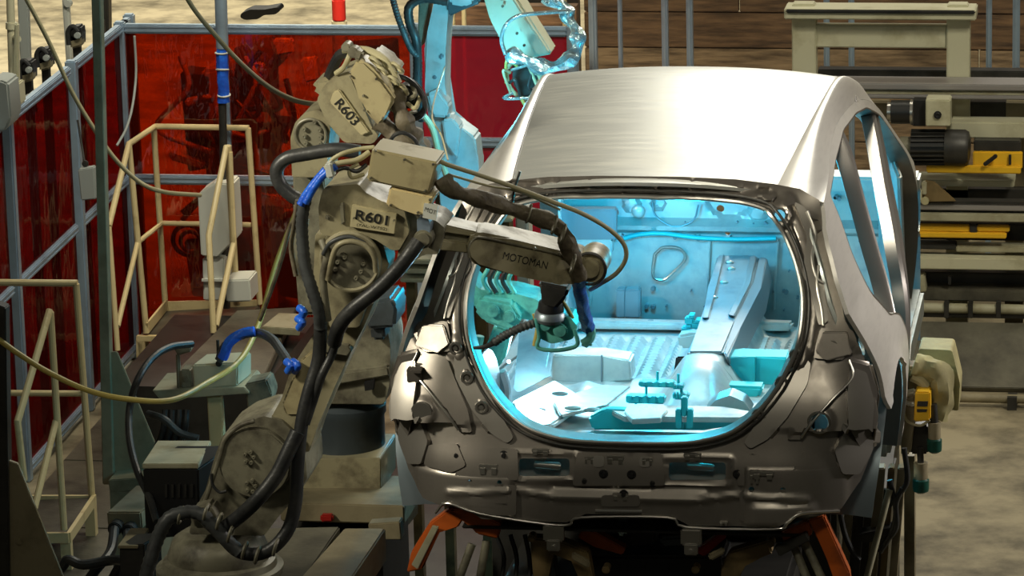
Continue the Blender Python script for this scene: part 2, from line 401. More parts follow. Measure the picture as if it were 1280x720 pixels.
ylist = [WY - .001, at(163, 60, X=WX).y, at(90, 100, X=WX).y, at(9, 170, X=WX).y, 4.6]
labs = ['narrow dark red side screen at the far corner', 'dark red side screen behind the tall square post', 'dark red side screen with a grey box hung on its post',
        'dark red side screen at the left edge of the frame']
for i in range(4): screen((WX, ylist[i + 1]), (WX, ylist[i] - .065), zm, M['filmr'], labs[i])
# machinery seen through the orange film
t = thing('transfer_machine', (-3.0, 10.3, ZF), 'cable-hung machine seen glowing orange through the film screens', 'machine')
B().mm((-3.85, 10.2, ZF), (-3.45, 10.5, -.35), .02).o('cabinet', M['box'], t)
YM = 10.2
for q in ([(225, 90), (262, 95), (262, 210), (235, 215)], [(292, 60), (340, 45), (352, 80), (300, 130)], [(296, 150), (360, 155), (340, 200), (300, 215)], [(230, 300), (300, 290), (330, 330), (300, 378), (240, 370)], [(345, 275), (380, 270), (380, 375), (350, 370)], [(430, 60), (490, 55), (500, 200), (440, 210)]):
    B().pr(q, YM, .2, .02, rnd=4).o('housing', R.choice([M['dark'], M['robotg'], M['black']]), t)
for q in ([(340, 50), (365, 50), (368, 66), (345, 70)], [(300, 78), (330, 82), (325, 92), (300, 90)], [(230, 125), (262, 120), (262, 128), (232, 134)], [(295, 215), (345, 205), (348, 212), (298, 222)], [(350, 120), (362, 118), (380, 160), (370, 165)], [(210, 190), (255, 205), (252, 212), (212, 200)], [(372, 290), (392, 285), (395, 330), (375, 335)], [(300, 240), (370, 250), (365, 262), (300, 255)], [(375, 75), (395, 72), (398, 100), (380, 104)]):
    B().pr(q, YM - .12, .08, .01).o('bright_bracket', M['creamw'], t)
for k in range(14):
    x = 225 + R.random() * 170; y = 60 + R.random() * 90
    B().tube([at(x, y, Y=YM - .15), at(x + R.uniform(-30, 40), y + R.uniform(10, 60), Y=YM - .2), at(x + R.uniform(-40, 40), y + R.uniform(40, 120), Y=YM - .15), at(x + R.uniform(-60, 50), y + R.uniform(90, 170), Y=YM - .15)], .016).o('cable', [M['black'], M['rubber'], M['robot2']][k % 3], t)
B().torus(at(235, 300, Y=YM - .15), .09, .014).torus(at(238, 302, Y=YM - .17), .06, .012).o('cable_coil', M['rubber'], t)

# ------------------------------------------------------------------ objects beyond the screens, upper left
def tubepx(pts, r, n=6, **k): return B().tube([at(x, y, Y=Y) for x, y, Y in pts], r, n=n, **k)
B().pr([(300, 22), (301, 17), (312, 12), (330, 12), (347, 9), (350, 14), (344, 18), (330, 19), (322, 24), (306, 25)], 13.0, .15, .01, rnd=2).o('glove', M['black'], label='black work glove lying on the far floor above the screens', cat='glove')
t = thing('spray_can', at(424, 26, Y=10.5) - V((0, 0, 1.0)), 'red-topped canister on a stand beyond the screens, left of centre top', 'canister')
c = at(424, 26, Y=10.5); B().cyl(c, c + V((0, 0, .13)), .04, bev=.008).o('canister_cap', M['red'], t); B().cyl(c - V((0, 0, .9)), c, .045).o('canister_body', M['box'], t)
B().cyl(c - V((0, 0, 1.0)) + V((0, 0, 0)), c - V((0, 0, .9)), .09).o('foot', M['dark'], t)
for i, (x, w_, m_, y1, nm, lb) in enumerate([(18, 11, 'creamw', 150, 'pipe', 'pale jointed pipe at the far upper left corner'), (27, 5, 'grey', 75, 'pipe', 'thin grey pipe beside the jointed pipe, upper left'),
                              (32, 12, 'grey', 80, 'steel_column', 'flat grey column beyond the red screens, upper left')]):
    pass
B().cyl(at(12, -30, Y=8.2), at(16, 105, Y=8.2), .022).cyl(at(14, 28, Y=8.2), at(14, 36, Y=8.2), .03).cyl(at(20, 47, Y=8.2), at(22, 49, Y=8.1), .02).o('pipe', M['creamw'], label='pale jointed pipe at the upper left corner', cat='pipe')
B().pr([(20, -30), (33, -30), (37, 76), (25, 76)], 8.6, .05).o('steel_column', M['grey'], label='flat grey column beyond the screens at upper left', cat='column')
B().pr([(75, -30), (83, -30), (90, 78), (82, 78)], 9.4, .05, .01).disc(84, 5, 9.38, 5, .04).o('pipe', M['white'], label='pale green-white pipe between the flat grey column and the tall post', cat='pipe')
B().pr([(120, -30), (135, -30), (136, 50), (122, 55)], 9.8, .08, .004).pr([(122, 26), (130, 24), (131, 45), (124, 47)], 9.75, .03).o('steel_column', M['dark'], label='dark rust-streaked column just behind the tall post', cat='column')
B().pr([(0, 100), (10, 104), (14, 148), (8, 162), (0, 165), (-12, 165), (-12, 100)], 6.6, .2, .01).o('terminal_box', M['grey'], label='pale grey terminal box at the left edge above the red screen', cat='box')
B().pr([(12, 108), (23, 104), (25, 132), (14, 140)], 6.8, .12, .008).pr([(18, 30), (22, 30), (23, 106), (14, 108)], 6.85, .04).o('pipe_bracket', M['creamw'], label='pale bracket under the jointed pipe on the screen top', cat='bracket')
for (x, y, l_) in ((28, 124, 'nearer white hook hanging over the red side screen'), (38, 117, 'farther white hook hanging over the red side screen')):
    B().pr([(x, y), (x + 4, y - 1), (x + 9, y + 22), (x + 5, y + 24)], 7.4, .01, .002).pr([(x - 2, y), (x + 5, y - 3), (x + 5, y), (x - 1, y + 3)], 7.4, .12, .002).o('hook', M['white'], label=l_, cat='hook')
for (x, y, l_) in ((33, 85, 'black regulator valve nearest the left edge on top of the side screens'), (55, 70, 'black regulator valve with a handle in the middle of the screen top'), (94, 42, 'black regulator valve beside the pale pipe near the corner')):
    Yv = at(x, y + 10, X=-4.16).y; c = at(x, y + 16, Y=Yv)
    t = thing('regulator_valve', (c.x, c.y, ZF), l_, 'valve', 'black valves along the screen top')
    B().disc(x, y, Yv - .01, 8, .08, .01).pr([(x - 8, y), (x - 6, y - 8), (x + 6, y - 9), (x + 8, y - 2), (x + 8, y + 16), (x - 5, y + 18)], Yv, .1, .01).o('valve_body', M['black'], t)
    B().tube([at(x - 8, y + 14, Y=Yv), at(x - 9, y - 2, Y=Yv), at(x - 3, y - 9, Y=Yv), at(x + 4, y - 2, Y=Yv)], .014).o('handle', M['rubber'], t)
    B().disc(x + 2, y + 3, Yv - .03, 4, .03, .004).o('dial', M['grey'], t)
    B().pr([(x - 7, y + 8), (x + 7, y + 3), (x + 8, y + 16), (x - 6, y + 20)], Yv - .01, .08, .01).o('valve_mount', M['olive'], t)
    B().mm((c.x - .02, Yv + .02, ZF), (c.x + .02, Yv + .06, c.z)).o('stand', M['dark'], t)

# ------------------------------------------------------------------ tall posts
t = thing('steel_post', at(148, 606, Y=3.2), 'tall square olive post with a triangular gusset foot, left', 'post')
B().pr([(113, -40), (124, -40), (137, 455), (142, 606), (128, 606), (122, 300)], 3.2, .06, .004).o('shaft', M['olive'], t)
B().pr([(137, 440), (146, 440), (196, 560), (196, 605), (140, 608)], 3.23, .015, .003).o('gusset', M['olive'], t)
B().pr([(135, 600), (196, 596), (200, 612), (137, 616)], 3.1, .22, .004).mm(at(137, 614, Y=3.1), (at(198, 612, Y=3.1).x, 3.32, ZF)).o('foot', M['olive'], t)
t = thing('steel_post', at(20, 716, Y=1.2), 'dark post with sloping gusset in the bottom left corner', 'post')
B().pr([(-6, 380), (7, 385), (12, 760), (-8, 760)], 1.2, .06, .004).o('shaft', M['dark'], t)
B().pr([(8, 575), (22, 580), (88, 745), (88, 790), (10, 790)], 1.22, .02, .003).disc(24, 678, 1.21, 4, .02).o('gusset', M['olive'], t)
t = thing('cable_riser', at(283, 385, Y=8.6), 'vertical cable riser wrapped in blue film before the orange screens', 'cable')
B().cyl(at(275, -30, Y=8.8), at(278, 60, Y=8.8), .034).o('upper_pipe', M['alu'], t)
B().cyl(at(278, 128, Y=8.8), at(283, 385, Y=8.8), .022).cyl(at(277, 50, Y=8.8), at(278, 130, Y=8.8), .02).o('lower_pipe', M['dark'], t)
B().tube([at(277, 57, Y=8.8), at(278, 90, Y=8.8), at(280, 128, Y=8.8)], .032, wob=.3).o('film_wrap', M['blue'], t)
for x, y, n_ in ((277, 66, 0), (278, 87, .2), (280, 119, -.1)): B().torus(at(x, y, Y=8.8), .033, .005, (0, n_, 1)).o('tie', M['white'], t)
t = thing('junction_box', at(108, 250, Y=7.6), 'small grey box hung on the red side screens', 'box')
B().pr([(97, 212), (117, 209), (120, 249), (101, 251)], 7.6, .06, .006).o('box_body', M['grey'], t); B().disc(106, 205, 7.63, 4, .02).tube([at(106, 205, Y=7.65), at(102, 180, Y=7.7), at(97, 150, Y=7.75)], .006).o('cable_gland', M['dark'], t)
t = thing('control_cabinet', at(275, 378, Y=8.7), 'pale narrow cabinet standing behind the cream stair rails', 'cabinet')
B().pr([(247, 243), (268, 228), (290, 230), (294, 300), (272, 322), (251, 320)], 8.7, .2, .008).o('upper_housing', M['white'], t)
B().pr([(253, 322), (281, 322), (279, 376), (254, 376)], 8.72, .2, .008).pr([(252, 349), (282, 349), (282, 352), (252, 352)], 8.7, .02, 0).o('lower_housing', M['white'], t)
B().pr([(281, 350), (312, 349), (314, 377), (283, 378)], 8.5, .2, .008).o('side_tray', M['white'], t)

# ------------------------------------------------------------------ cream stair platforms
def rail(path, r, Yl=None): return B().tube([at(x, y, Y=Y) for x, y, Y in path], r, seg=10, sm=False)
YF, YN = at(207, 388, Z=-1.5).y, at(183, 416, Z=-1.5).y
t = thing('stair_platform', at(230, 420, Z=ZF), 'far cream-railed step platform before the orange screens', 'stairs')
B().tube([at(183, 416, Y=YN), at(161, 180, Y=YN)], .017).o('post', M['cream'], t)
B().tube([at(207, 388, Y=YF), at(192, 158, Y=YF)], .017).o('post', M['cream'], t)
B().tube([at(325, 380, Y=YF), at(310, 160, Y=YF)], .017).o('post', M['cream'], t)
B().tube([at(296, 381, Y=YN + .1), at(285, 182, Y=YN)], .019).o('post', M['cream'], t)
rail([(136, 283, YN - .5), (161, 180, YN), (194, 158, YF), (311, 160, YF)], .017).o('top_rail', M['cream'], t)
rail([(147, 438, YN - .6), (136, 283, YN - .5)], .015).o('rail', M['cream'], t)
rail([(147, 408, YN - .5), (172, 303, YN), (203, 279, YF), (314, 281, YF)], .015).o('middle_rail', M['cream'], t)
rail([(267, 416, YN - .5), (261, 294, YN - .4), (283, 183, YN)], .017).o('rail', M['cream'], t)
rail([(270, 408, YN - .45), (292, 304, YN), (287, 190, YN)], .017).o('middle_rail', M['cream'], t)
a, b_, c_, d_ = at(172, 421, Y=YN), at(207, 389, Y=YF), at(325, 382, Y=YF), at(270, 421, Y=YN)
B().pr([(183, 417), (207, 387), (207, 374), (182, 404)], lambda x, y: YN + (YF - YN) * (x - 183) / 24, .012, 0, vec=(.012, 0, 0)).pr([(207, 389), (325, 382), (325, 375), (207, 377)], YF + .01, .012, 0).o('toe_board', M['cream'], t)
B().prism([a, b_, c_, d_], (0, 0, -.02)).o('tread_plate', M['plate'], t)
B().pr([(170, 420), (271, 421), (271, 428), (170, 427)], YN - .02, .03, .002).pr([(170, 427), (181, 427), (187, 503), (176, 503)], YN - .02, .04, .002).pr([(170, 427), (178, 427), (178, 503), (172, 500)], YN - .02, .04, 0).o('step_frame', M['cream'], t)
B().mm((a.x, YN, ZF), (a.x + .05, YN + .05, a.z - .02)).o('leg', M['cream'], t); B().mm((c_.x - .06, YF - .05, ZF), (c_.x, YF, c_.z - .02)).o('leg', M['cream'], t)
# nearer platform, lower left
YG, YH = at(115, 620, Z=-1.55).y, at(80, 665, Z=-1.55).y
t = thing('stair_platform', at(60, 660, Z=ZF), 'nearer cream-railed step platform at the lower left edge', 'stairs')
rail([(115, 622, YG), (95, 355, YG)], .017).o('post', M['cream'], t)
rail([(80, 662, YH), (63, 390, YH)], .017).o('post', M['cream'], t)
rail([(-15, 353, YG), (97, 354, YG)], .017).o('top_rail', M['cream'], t)
rail([(-15, 491, YG), (104, 492, YG)], .015).o('middle_rail', M['cream'], t)
rail([(62, 388, YH), (22, 527, YH - .5), (30, 600, YH - .5)], .017).o('rail', M['cream'], t)
rail([(70, 526, YH), (43, 636, YH - .4)], .016).o('middle_rail', M['cream'], t)
B().prism([at(45, 624, Y=YG), at(118, 621, Y=YG), at(85, 668, Y=YH), at(20, 668, Y=YH)], (0, 0, -.02)).o('tread_plate', M['plate'], t)
B().bar(at(118, 624, Y=YG), at(86, 672, Y=YH), .02, .05).bar(at(20, 672, Y=YH), at(86, 672, Y=YH), .02, .05).bar(at(40, 624, Y=YG), at(118, 624, Y=YG), .02, .04).o('step_frame', M['cream'], t)
B().mm((at(80, 672, Y=YH).x - .02, YH, ZF), (at(80, 672, Y=YH).x + .03, YH + .04, at(80, 672, Y=YH).z)).o('leg', M['cream'], t); B().mm((at(113, 622, Y=YG).x - .02, YG - .05, ZF), (at(113, 622, Y=YG).x + .03, YG, at(113, 622, Y=YG).z)).o('leg', M['cream'], t)

# ------------------------------------------------------------------ walkway plates and lower left machinery
t = thing('walkway', at(150, 540, Z=ZF), 'worn dark floor plates along the left screens', 'walkway')
zp = -1.74
for i in range(4):
    y0, y1 = 4.8 + i * 1.1, 4.8 + (i + 1) * 1.1 - .012
    B().mm((-3.9, y0, ZF), (-2.75, y1, zp), .004).o('floor_plate', M['plate'], t)
t = thing('cable_tray_cover', at(330, 400, Z=-1.2), 'long dark tread plate ramp between the stair rails and the robots', 'platform')
B().prism([at(296, 388, Z=-1.3), at(370, 384, Z=-1.3), at(330, 470, Z=-1.3), at(215, 468, Z=-1.3)], (0, 0, -.05), .004).o('cover_plate', M['plate'], t)
B().prism([at(327, 408, Z=-1.24), at(348, 391, Z=-1.24), at(378, 392, Z=-1.24), at(374, 411, Z=-1.24)], (0, 0, -.04), .004).o('bright_plate', M['box'], t)
p = at(300, 430, Z=-1.35); B().mm((p.x - .5, p.y - .8, ZF), (p.x + .3, p.y + .6, p.z - .01)).o('support', M['dark'], t)

YC = 2.2
t = thing('valve_stand', at(270, 560, Y=YC), 'cream valve manifold on a stand with a square box, lower left', 'manifold')
B().pr([(240, 456), (297, 453), (297, 482), (242, 488)], YC, .14, .006, vec=(.02, .16, 0)).o('valve_box', M['creamw'], t)
B().pr([(258, 488), (275, 488), (280, 560), (262, 560)], YC + .05, .05, .004).mm(at(262, 560, Y=YC + .05), at(280, 620, Y=YC + .1)).o('stand_leg', M['cream'], t)
B().pr([(190, 488), (305, 484), (312, 492), (200, 500)], YC - .02, .25, .003).o('shelf_plate', M['box'], t)
B().pr([(306, 480), (333, 474), (340, 492), (335, 512), (310, 516)], YC, .12, .006).o('side_block', M['robotg'], t)
B().pr([(217, 436), (238, 432), (239, 440), (222, 445)], YC, .05).pr([(219, 442), (224, 442), (226, 490), (221, 490)], YC, .02).pr([(225, 462), (238, 462), (240, 485), (226, 486)], YC, .08, .006).disc(232, 474, YC - .01, 4, .02).o('fitting', M['robotg'], t)
B().disc(273, 455, YC - .02, 4, .03).cyl(at(273, 452, Y=YC + .03), at(272, 425, Y=YC + .03), .006).o('plug', M['dark'], t)
for dx in (0, 9, 18, 27): B().tube([at(206 + dx, 512, Y=YC + .1), at(204 + dx, 535, Y=YC + .08), at(196 + dx, 560, Y=YC + .1)], .014).o('hose', M['rubber'], t)
B().tube([at(185, 517, Y=YC - .05), at(205, 524, Y=YC - .1), at(225, 541, Y=YC - .1), at(248, 548, Y=YC - .1)], .015).o('hose', M['conduit'], t)
t = thing('transformer_box', at(215, 650, Y=1.2), 'black box with a pale lid standing left of the front robot foot', 'box')
B().pr([(178, 586), (248, 586), (250, 668), (182, 675)], 1.2, .3, .006, vec=(.06, .3, 0)).o('housing', M['black'], t)
B().prism([at(178, 586, Y=1.2), at(248, 586, Y=1.2), at(264, 557, Y=1.6), at(197, 557, Y=1.6)], (0, 0, .02), .003).o('lid', M['box'], t)
for i in range(5): B().pr([(206 + i * 8, 606), (209 + i * 8, 606), (209 + i * 8, 622), (206 + i * 8, 622)], 1.19, .01, 0).o('terminal', M['dark'], t)
t = thing('pump_unit', at(165, 700, Y=1.6), 'olive cable connector housing on the floor beside the step platform', 'machine')
B().pr([(133, 640), (176, 640), (178, 662), (135, 662)], 1.9, .3, .006, vec=(.03, .35, 0)).o('housing', M['olive'], t)
B().disc(143, 662, 1.85, 9, .12).disc(160, 665, 1.85, 9, .12).o('connector', M['rubber'], t)
B().tube([at(143, 662, Y=1.85), at(138, 690, Y=1.7), at(120, 712, Y=1.6), at(100, 740, Y=1.6)], .02).o('cable', M['rubber'], t)
B().tube([at(160, 666, Y=1.85), at(158, 690, Y=1.6), at(140, 725, Y=1.6)], .02).o('cable', M['rubber'], t)
t = thing('switch_box', at(165, 720, Y=.9), 'small dark switch box with a pale sloping lid at the bottom left', 'box')
B().pr([(149, 682), (180, 680), (182, 730), (150, 732)], .9, .12, .004, vec=(.03, .14, 0)).o('housing', M['dark'], t)
B().prism([at(147, 682, Y=.89), at(172, 682, Y=.89), at(186, 660, Y=1.15), at(163, 660, Y=1.15)], (0, 0, -.012), .002).o('lid', M['olive'], t)
tubepx([(40, 745, 1.5), (75, 712, 1.5), (85, 700, 1.5), (105, 706, 1.5), (150, 700, 1.5), (190, 715, 1.2)], .02).o('cable', M['rubber'], label='thick black cable lying along the floor at the bottom left', cat='cable')

# ------------------------------------------------------------------ dark bed and deck added for shade around the cell; robot bases
t = thing('dark_line_bed', (0, 2, ZF), 'black bed added for the dark under the car body', 'platform')  # slab put in so the space below the car reads dark
B().mm((-.75, -2.5, ZF), (.55, 5.2, -1.0), .01).o('bed', M['dark'], t)
B().mm((-2.74, -3.0, ZF), (-.752, 7.6, ZF + .03), .005).o('added_dark_deck', M['dark'], label='added dark deck that gives the floor under the robots its shade', cat='deck')  # dark sheet laid where the floor lies in shade
t = thing('robot_plinth', (-1.2, 1.9, ZF), 'dark steel plinth under the rear robot base', 'plinth')
B().prism([at(350, 628, Y=.6), at(505, 632, Y=.6), at(530, 596, Y=1.1), at(400, 590, Y=1.2)], (0, 0, -.07), .005).o('top_plate', M['olive'], t)
p1, p2 = at(360, 640, Y=.7), at(500, 640, Y=1.0); B().mm((p1.x, .65, ZF + .03), (p2.x, 1.15, p1.z - .06)).o('pedestal', M['dark'], t)
B().pr([(460, 655), (500, 652), (502, 675), (462, 675)], .45, .06, .004).o('foot_block', M['olive'], t)
B().pr([(400, 644), (416, 644), (416, 653), (400, 653)], .57, .03).o('red_tag', M['red'], t)
t = thing('base_frame', (-1.0, -.3, ZF), 'wide dark channel frame running below the front robot', 'frame')
B().prism([at(430, 660, Y=.2), at(482, 660, Y=.25), at(440, 722, Y=-.3), at(375, 722, Y=-.3)], (0, 0, -.12), .005).o('channel', M['olive'], t)
B().prism([at(330, 660, Y=.2), at(425, 658, Y=.2), at(372, 735, Y=-.35), at(300, 735, Y=-.35)], (0, 0, -.05), .005).o('deck_plate', M['plate'], t)
B().mm((-1.1, -.3, ZF + .03), (-.85, .2, -.05)).o('support', M['dark'], t)
B().prism([at(385, 712, Y=.3), at(440, 712, Y=.3), at(522, 610, Y=1.4), at(480, 606, Y=1.4)], (0, 0, -.1), .004).o('floor_channel', M['olive'], t)

# ================================================================== ROBOTS
def bolts(ctrs, Y, r, parent, m=None, d=.012):
    for x, y in ctrs:
        b = B().disc(x, y, Y - d, r, d, .001, seg=10); c = at(x, y, Y=Y - d - .001); rr = r * .5 * (c - CAM).length / FPX
        b.torus(c, rr, rr * .35, seg=10, sg=5); b.o('bolt', m or M['robotg'], parent)
# ---- R603 (rear)
Y3 = 1.0
t = thing('welding_robot', at(430, 612, Y=Y3), 'rear beige robot marked R603, taller, against the orange screen', 'robot', 'beige welding robots')
c = at(433, 612, Y=Y3 + .1); 
B().pr([(378, 574), (476, 572), (476, 618), (379, 620)], Y3 - .12, .3, .02, rnd=4).o('base', M['robot'], t)
c = at(436, 570, Y=Y3 + .05)
B().lathe(c, [(.15, 0), (.15, .02), (.135, .03), (.135, .16), (.142, .17), (.142, .2), (.12, .22)]).o('turntable', M['robotb'], t)
B().pr([(388, 505), (392, 420), (400, 380), (438, 376), (480, 392), (488, 430), (487, 480), (480, 506)], Y3 - .1, .25, .02, rnd=4).pr([(396, 470), (485, 458), (487, 470), (396, 486)], Y3 - .13, .05).o('column', M['robotg'], t)
B().pr([(452, 380), (490, 372), (496, 384), (494, 410), (456, 412)], Y3 - .2, .2, .012).pr([(462, 410), (480, 409), (482, 425), (464, 426)], Y3 - .16, .1, .01).o('motor', M['robotb'], t)
B().pr([(455, 478), (468, 475), (467, 487), (456, 489)], Y3 - .14, .02, .001).o('hatch', M['black'], t)
B().pr([(365, 195), (400, 185), (406, 240), (402, 300), (398, 395), (373, 395), (366, 300)], Y3 - .02, .14, .015).o('lower_arm', M['robotg'], t, 'grey lower arm')
sh = B().pr([(364, 195), (363, 172), (369, 153), (381, 141), (397, 137), (409, 144), (413, 160), (410, 192), (408, 222), (365, 222)], Y3 - .12, .2, .016, rnd=3).o('elbow_housing', M['robot'], t)
B().torus(at(388, 168, Y=Y3 - .13), .055, .006, sq=1.0).o('ring', M['robotg'], sh)
B().disc(388, 168, Y3 - .125, 21, .02, .003).o('cover_disc', M['robotg'], sh)
bolts([(380, 162), (380, 171), (382, 180), (399, 163), (400, 172), (400, 180), (393, 153)], Y3 - .13, 3, sh)
bd = B().pr([(396, 125), (404, 108), (418, 96), (437, 89), (452, 128), (464, 158), (474, 170), (466, 180), (430, 178), (408, 152)], Y3 - .2, .24, .02, rnd=3).o('forearm_housing', M['robot'], t)
B().pr([(412, 128), (416, 116), (424, 112), (462, 166), (452, 170)], Y3 - .215, .02, .004).o('name_plate', M['nameplate'], bd)
text('R603', at(422, 126, Y=Y3 - .217), at(446, 154, Y=Y3 - .217), .036, M['ink'], bd, bold=.015)
B().pr([(388, 112), (394, 100), (412, 96), (420, 108), (407, 126)], Y3 - .1, .2, .015).o('elbow_cap', M['robot'], t)
bx_ = B().pr([(435, 93), (446, 75), (456, 77), (470, 90), (492, 120), (492, 128), (480, 147), (475, 158), (466, 152), (455, 137), (452, 122)], Y3 - .29, .12, .01).o('junction_box', M['robot2'], t, 'lighter beige cover box')
bolts([(438, 96), (470, 99), (454, 120), (478, 148), (455, 138), (468, 156)], Y3 - .29, 1.6, bx_)
B().pr([(462, 62), (490, 80), (500, 96), (490, 112), (466, 86)], Y3 - .12, .16, .02).o('wrist_housing', M['robot'], t)
co = at(507, 122, Y=Y3 - .18)
B().torus(co, .068, .009, (.4, 1, .2), sq=1.25).torus(co + V((.004, .02, 0)), .06, .007, (.3, 1, .1), sq=1.2).o('hose_ring', M['rubber'], t)
for k in range(6):
    a = k * 1.05; B().tube([co + V((.02 * math.cos(a), -.02, .02 * math.sin(a))), co + V((.05 * math.cos(a + .5), -.05, .05 * math.sin(a + .5))), co + V((.055 * math.cos(a + 1.2), 0, .06 * math.sin(a + 1.2)))], .008).o('hose', M['rope'] if k % 2 else M['robotg'], t)
B().disc(507, 122, Y3 - .17, 15, .1, .01).o('wrist_core', M['dark'], t)
tubepx([(428, 62, Y3 - .2), (446, 62, Y3 - .2), (462, 64, Y3 - .22), (480, 74, Y3 - .25), (492, 92, Y3 - .26), (498, 104, Y3 - .26)], .014).o('hose', M['rope'], t)
tubepx([(440, 64, Y3 - .18), (426, 68, Y3 - .15), (416, 85, Y3 - .1), (410, 100, Y3 - .05), (406, 112, Y3)], .02, ribs=.08).o('hose', M['rubber'], t)
tubepx([(442, 60, Y3 - .2), (436, 72, Y3 - .24), (430, 84, Y3 - .22), (420, 92, Y3 - .2)], .01).o('hose', M['rope'], t)
B().disc(432, 60, Y3 - .24, 6, .06).disc(441, 66, Y3 - .26, 7, .05).pr([(444, 62), (454, 66), (450, 76), (441, 74)], Y3 - .27, .06).o('hose_clamp', M['robotg'], t)
for q in ((470, 78, 9), (478, 88, 7), (497, 84, 8), (492, 100, 7)): B().torus(at(q[0], q[1], Y=Y3 - .27), q[2] * .0029, .006, (.5, .4, .6), seg=16, sg=6).o('clamp_ring', M['rope'], t)
tubepx([(492, 112, Y3 - .2), (505, 150, Y3 - .24), (518, 172, Y3 - .2), (530, 190, Y3 - .1), (545, 215, Y3 - .05)], lambda u: .03 + .006 * math.sin(u * 30), wob=.3, seg=14).o('dress_sleeve', M['wrap'], t)
tubepx([(470, 152, Y3 - .2), (490, 165, Y3 - .2), (505, 180, Y3 - .22), (515, 200, Y3 - .22)], .03, wob=.35, seg=12).o('dress_sleeve', M['wrap'], t)
tubepx([(486, 182, Y3 - .3), (492, 170, Y3 - .32), (504, 166, Y3 - .32), (518, 174, Y3 - .3), (524, 186, Y3 - .28)], .007).o('hose', M['rubber'], t)
tubepx([(450, 190, .1), (420, 187, .1), (380, 193, .1), (358, 198, .1), (346, 212, .1), (350, 230, .1), (364, 244, .1), (380, 252, .1)], .0235, seg=14).o('hose', M['rubber'], t, 'thick black looping hose')
tubepx([(376, 250, .3), (372, 268, .4), (362, 285, .5), (353, 320, .6), (340, 360, .7), (325, 400, .8)], .007).o('hose', M['wrap'], t)

# ---- R601 (front)
Y1 = -.6
t = thing('welding_robot', at(275, 716, Y=Y1) - V((0, 0, .1)), 'front beige robot marked R601 reaching into the car tailgate', 'robot', 'beige welding robots')
c = at(275, 712, Y=Y1 + .12)
B().mm((c.x - .22, c.y - .22, ZF + .03), (c.x + .22, c.y + .22, c.z - .12), .01).o('pedestal', M['dark'], t)
B().lathe(c - V((0, 0, .12)), [(.215, 0), (.215, .06), (.2, .065), (.2, .11), (.21, .115), (.21, .135), (.19, .14), (.185, .16), (.16, .17)]).o('base', M['robotg'], t)
B().lathe(c, [(.165, .03), (.17, .06), (.15, .11), (.12, .13)]).o('turntable', M['robotg'], t)
sc = B().pr([(236, 668), (242, 640), (257, 612), (268, 572), (278, 545), (300, 530), (330, 520), (352, 526), (372, 545), (382, 572), (384, 598), (370, 622), (348, 646), (330, 670)], Y1 - .02, .26, .02, rnd=4).o('shoulder_housing', M['robotg'], t)
B().disc(318, 580, Y1 - .05, 46, .04, .006).o('shoulder_cover', M['robotg'], sc)
B().tube([at(x, y, Y=Y1 - .05) for x, y in ((252, 640), (262, 610), (275, 570), (282, 548), (300, 532), (318, 526))], .008).o('casting_edge', M['robotg'], sc)
for cx, cy in ((311, 573), (313, 609)): bolts([(cx - 5, cy - 4), (cx + 2, cy - 7), (cx + 6, cy - 1), (cx - 4, cy + 5), (cx + 3, cy + 6)], Y1 - .05, 2.8, sc)
B().tube([at(x, y, Y=Y1 - .06) for x, y in ((264, 592), (266, 606), (274, 615), (283, 614))], .005).o('hose', M['rubber'], sc)
la = B().pr([(394, 292), (392, 340), (397, 395), (396, 412), (376, 442), (362, 466), (352, 498), (340, 520), (312, 540), (330, 560), (372, 560), (386, 566), (398, 530), (404, 517), (420, 480), (436, 446), (446, 425), (455, 408), (470, 372), (476, 330), (470, 300)], Y1, .17, .02, rnd=3).o('lower_arm', M['robot'], t)
B().pr([(399, 433), (402, 429), (436, 433), (440, 438), (434, 446), (398, 440)], Y1 - .03, .05, .004).o('arm_flange', M['robotg'], la)
B().pr([(374, 452), (392, 436), (398, 446), (380, 500), (372, 520), (358, 520), (352, 506)], Y1 - .006, .03, .006).o('arm_rib', M['robot2'], la)
B().pr([(404, 300), (412, 292), (462, 292), (478, 302), (486, 330), (480, 352), (462, 372), (448, 410), (412, 410), (404, 360)], Y1 - .05, .12, .014, rnd=3).o('elbow_casting', M['robot'], la)
eh = B().disc(438, 327, Y1 - .13, 34, .16, .008, seg=40).o('elbow_disc', M['robotg'], t)
B().torus(at(438, 327, Y=Y1 - .125), .092, .009, sg=8, seg=40).o('ring', M['robot'], eh)
bolts([(431, 322), (422, 328), (419, 337), (454, 330), (451, 340), (445, 348), (428, 319)], Y1 - .13, 3.2, eh)
el = B().pr([(400, 292), (398, 260), (402, 240), (408, 233), (448, 230), (456, 240), (474, 250), (505, 262), (512, 290), (498, 314), (488, 312), (470, 300), (440, 290), (410, 296)], Y1 - .12, .26, .018, rnd=3).o('elbow_housing', M['robot'], t)
B().pr([(424, 256), (430, 253), (432, 278), (426, 282)], Y1 - .132, .02, .004).disc(409, 272, Y1 - .13, 3, .02).o('casting_boss', M['robotg'], el)
pl = B().pr([(440, 256), (496, 268), (493, 293), (437, 284)], Y1 - .135, .015, .002).o('name_plate', M['nameplate'], el)
text('R601', at(446, 268, Y=Y1 - .137), at(486, 276, Y=Y1 - .137), .033, M['ink'], el, bold=.02)
text('(YAL-WTS2)', at(446, 281, Y=Y1 - .137), at(484, 287, Y=Y1 - .137), .012, M['ink'], el)
bolts([(492, 276), (442, 273)], Y1 - .137, 1.2, el)
jb = B().pr([(465, 186), (547, 203), (536, 243), (458, 226)], Y1 - .2, .16, .006).o('junction_box', M['robot2'], t, 'large square beige junction box')
bolts([(469, 189), (505, 200), (541, 206), (463, 223), (531, 239)], Y1 - .2, 1.5, jb)
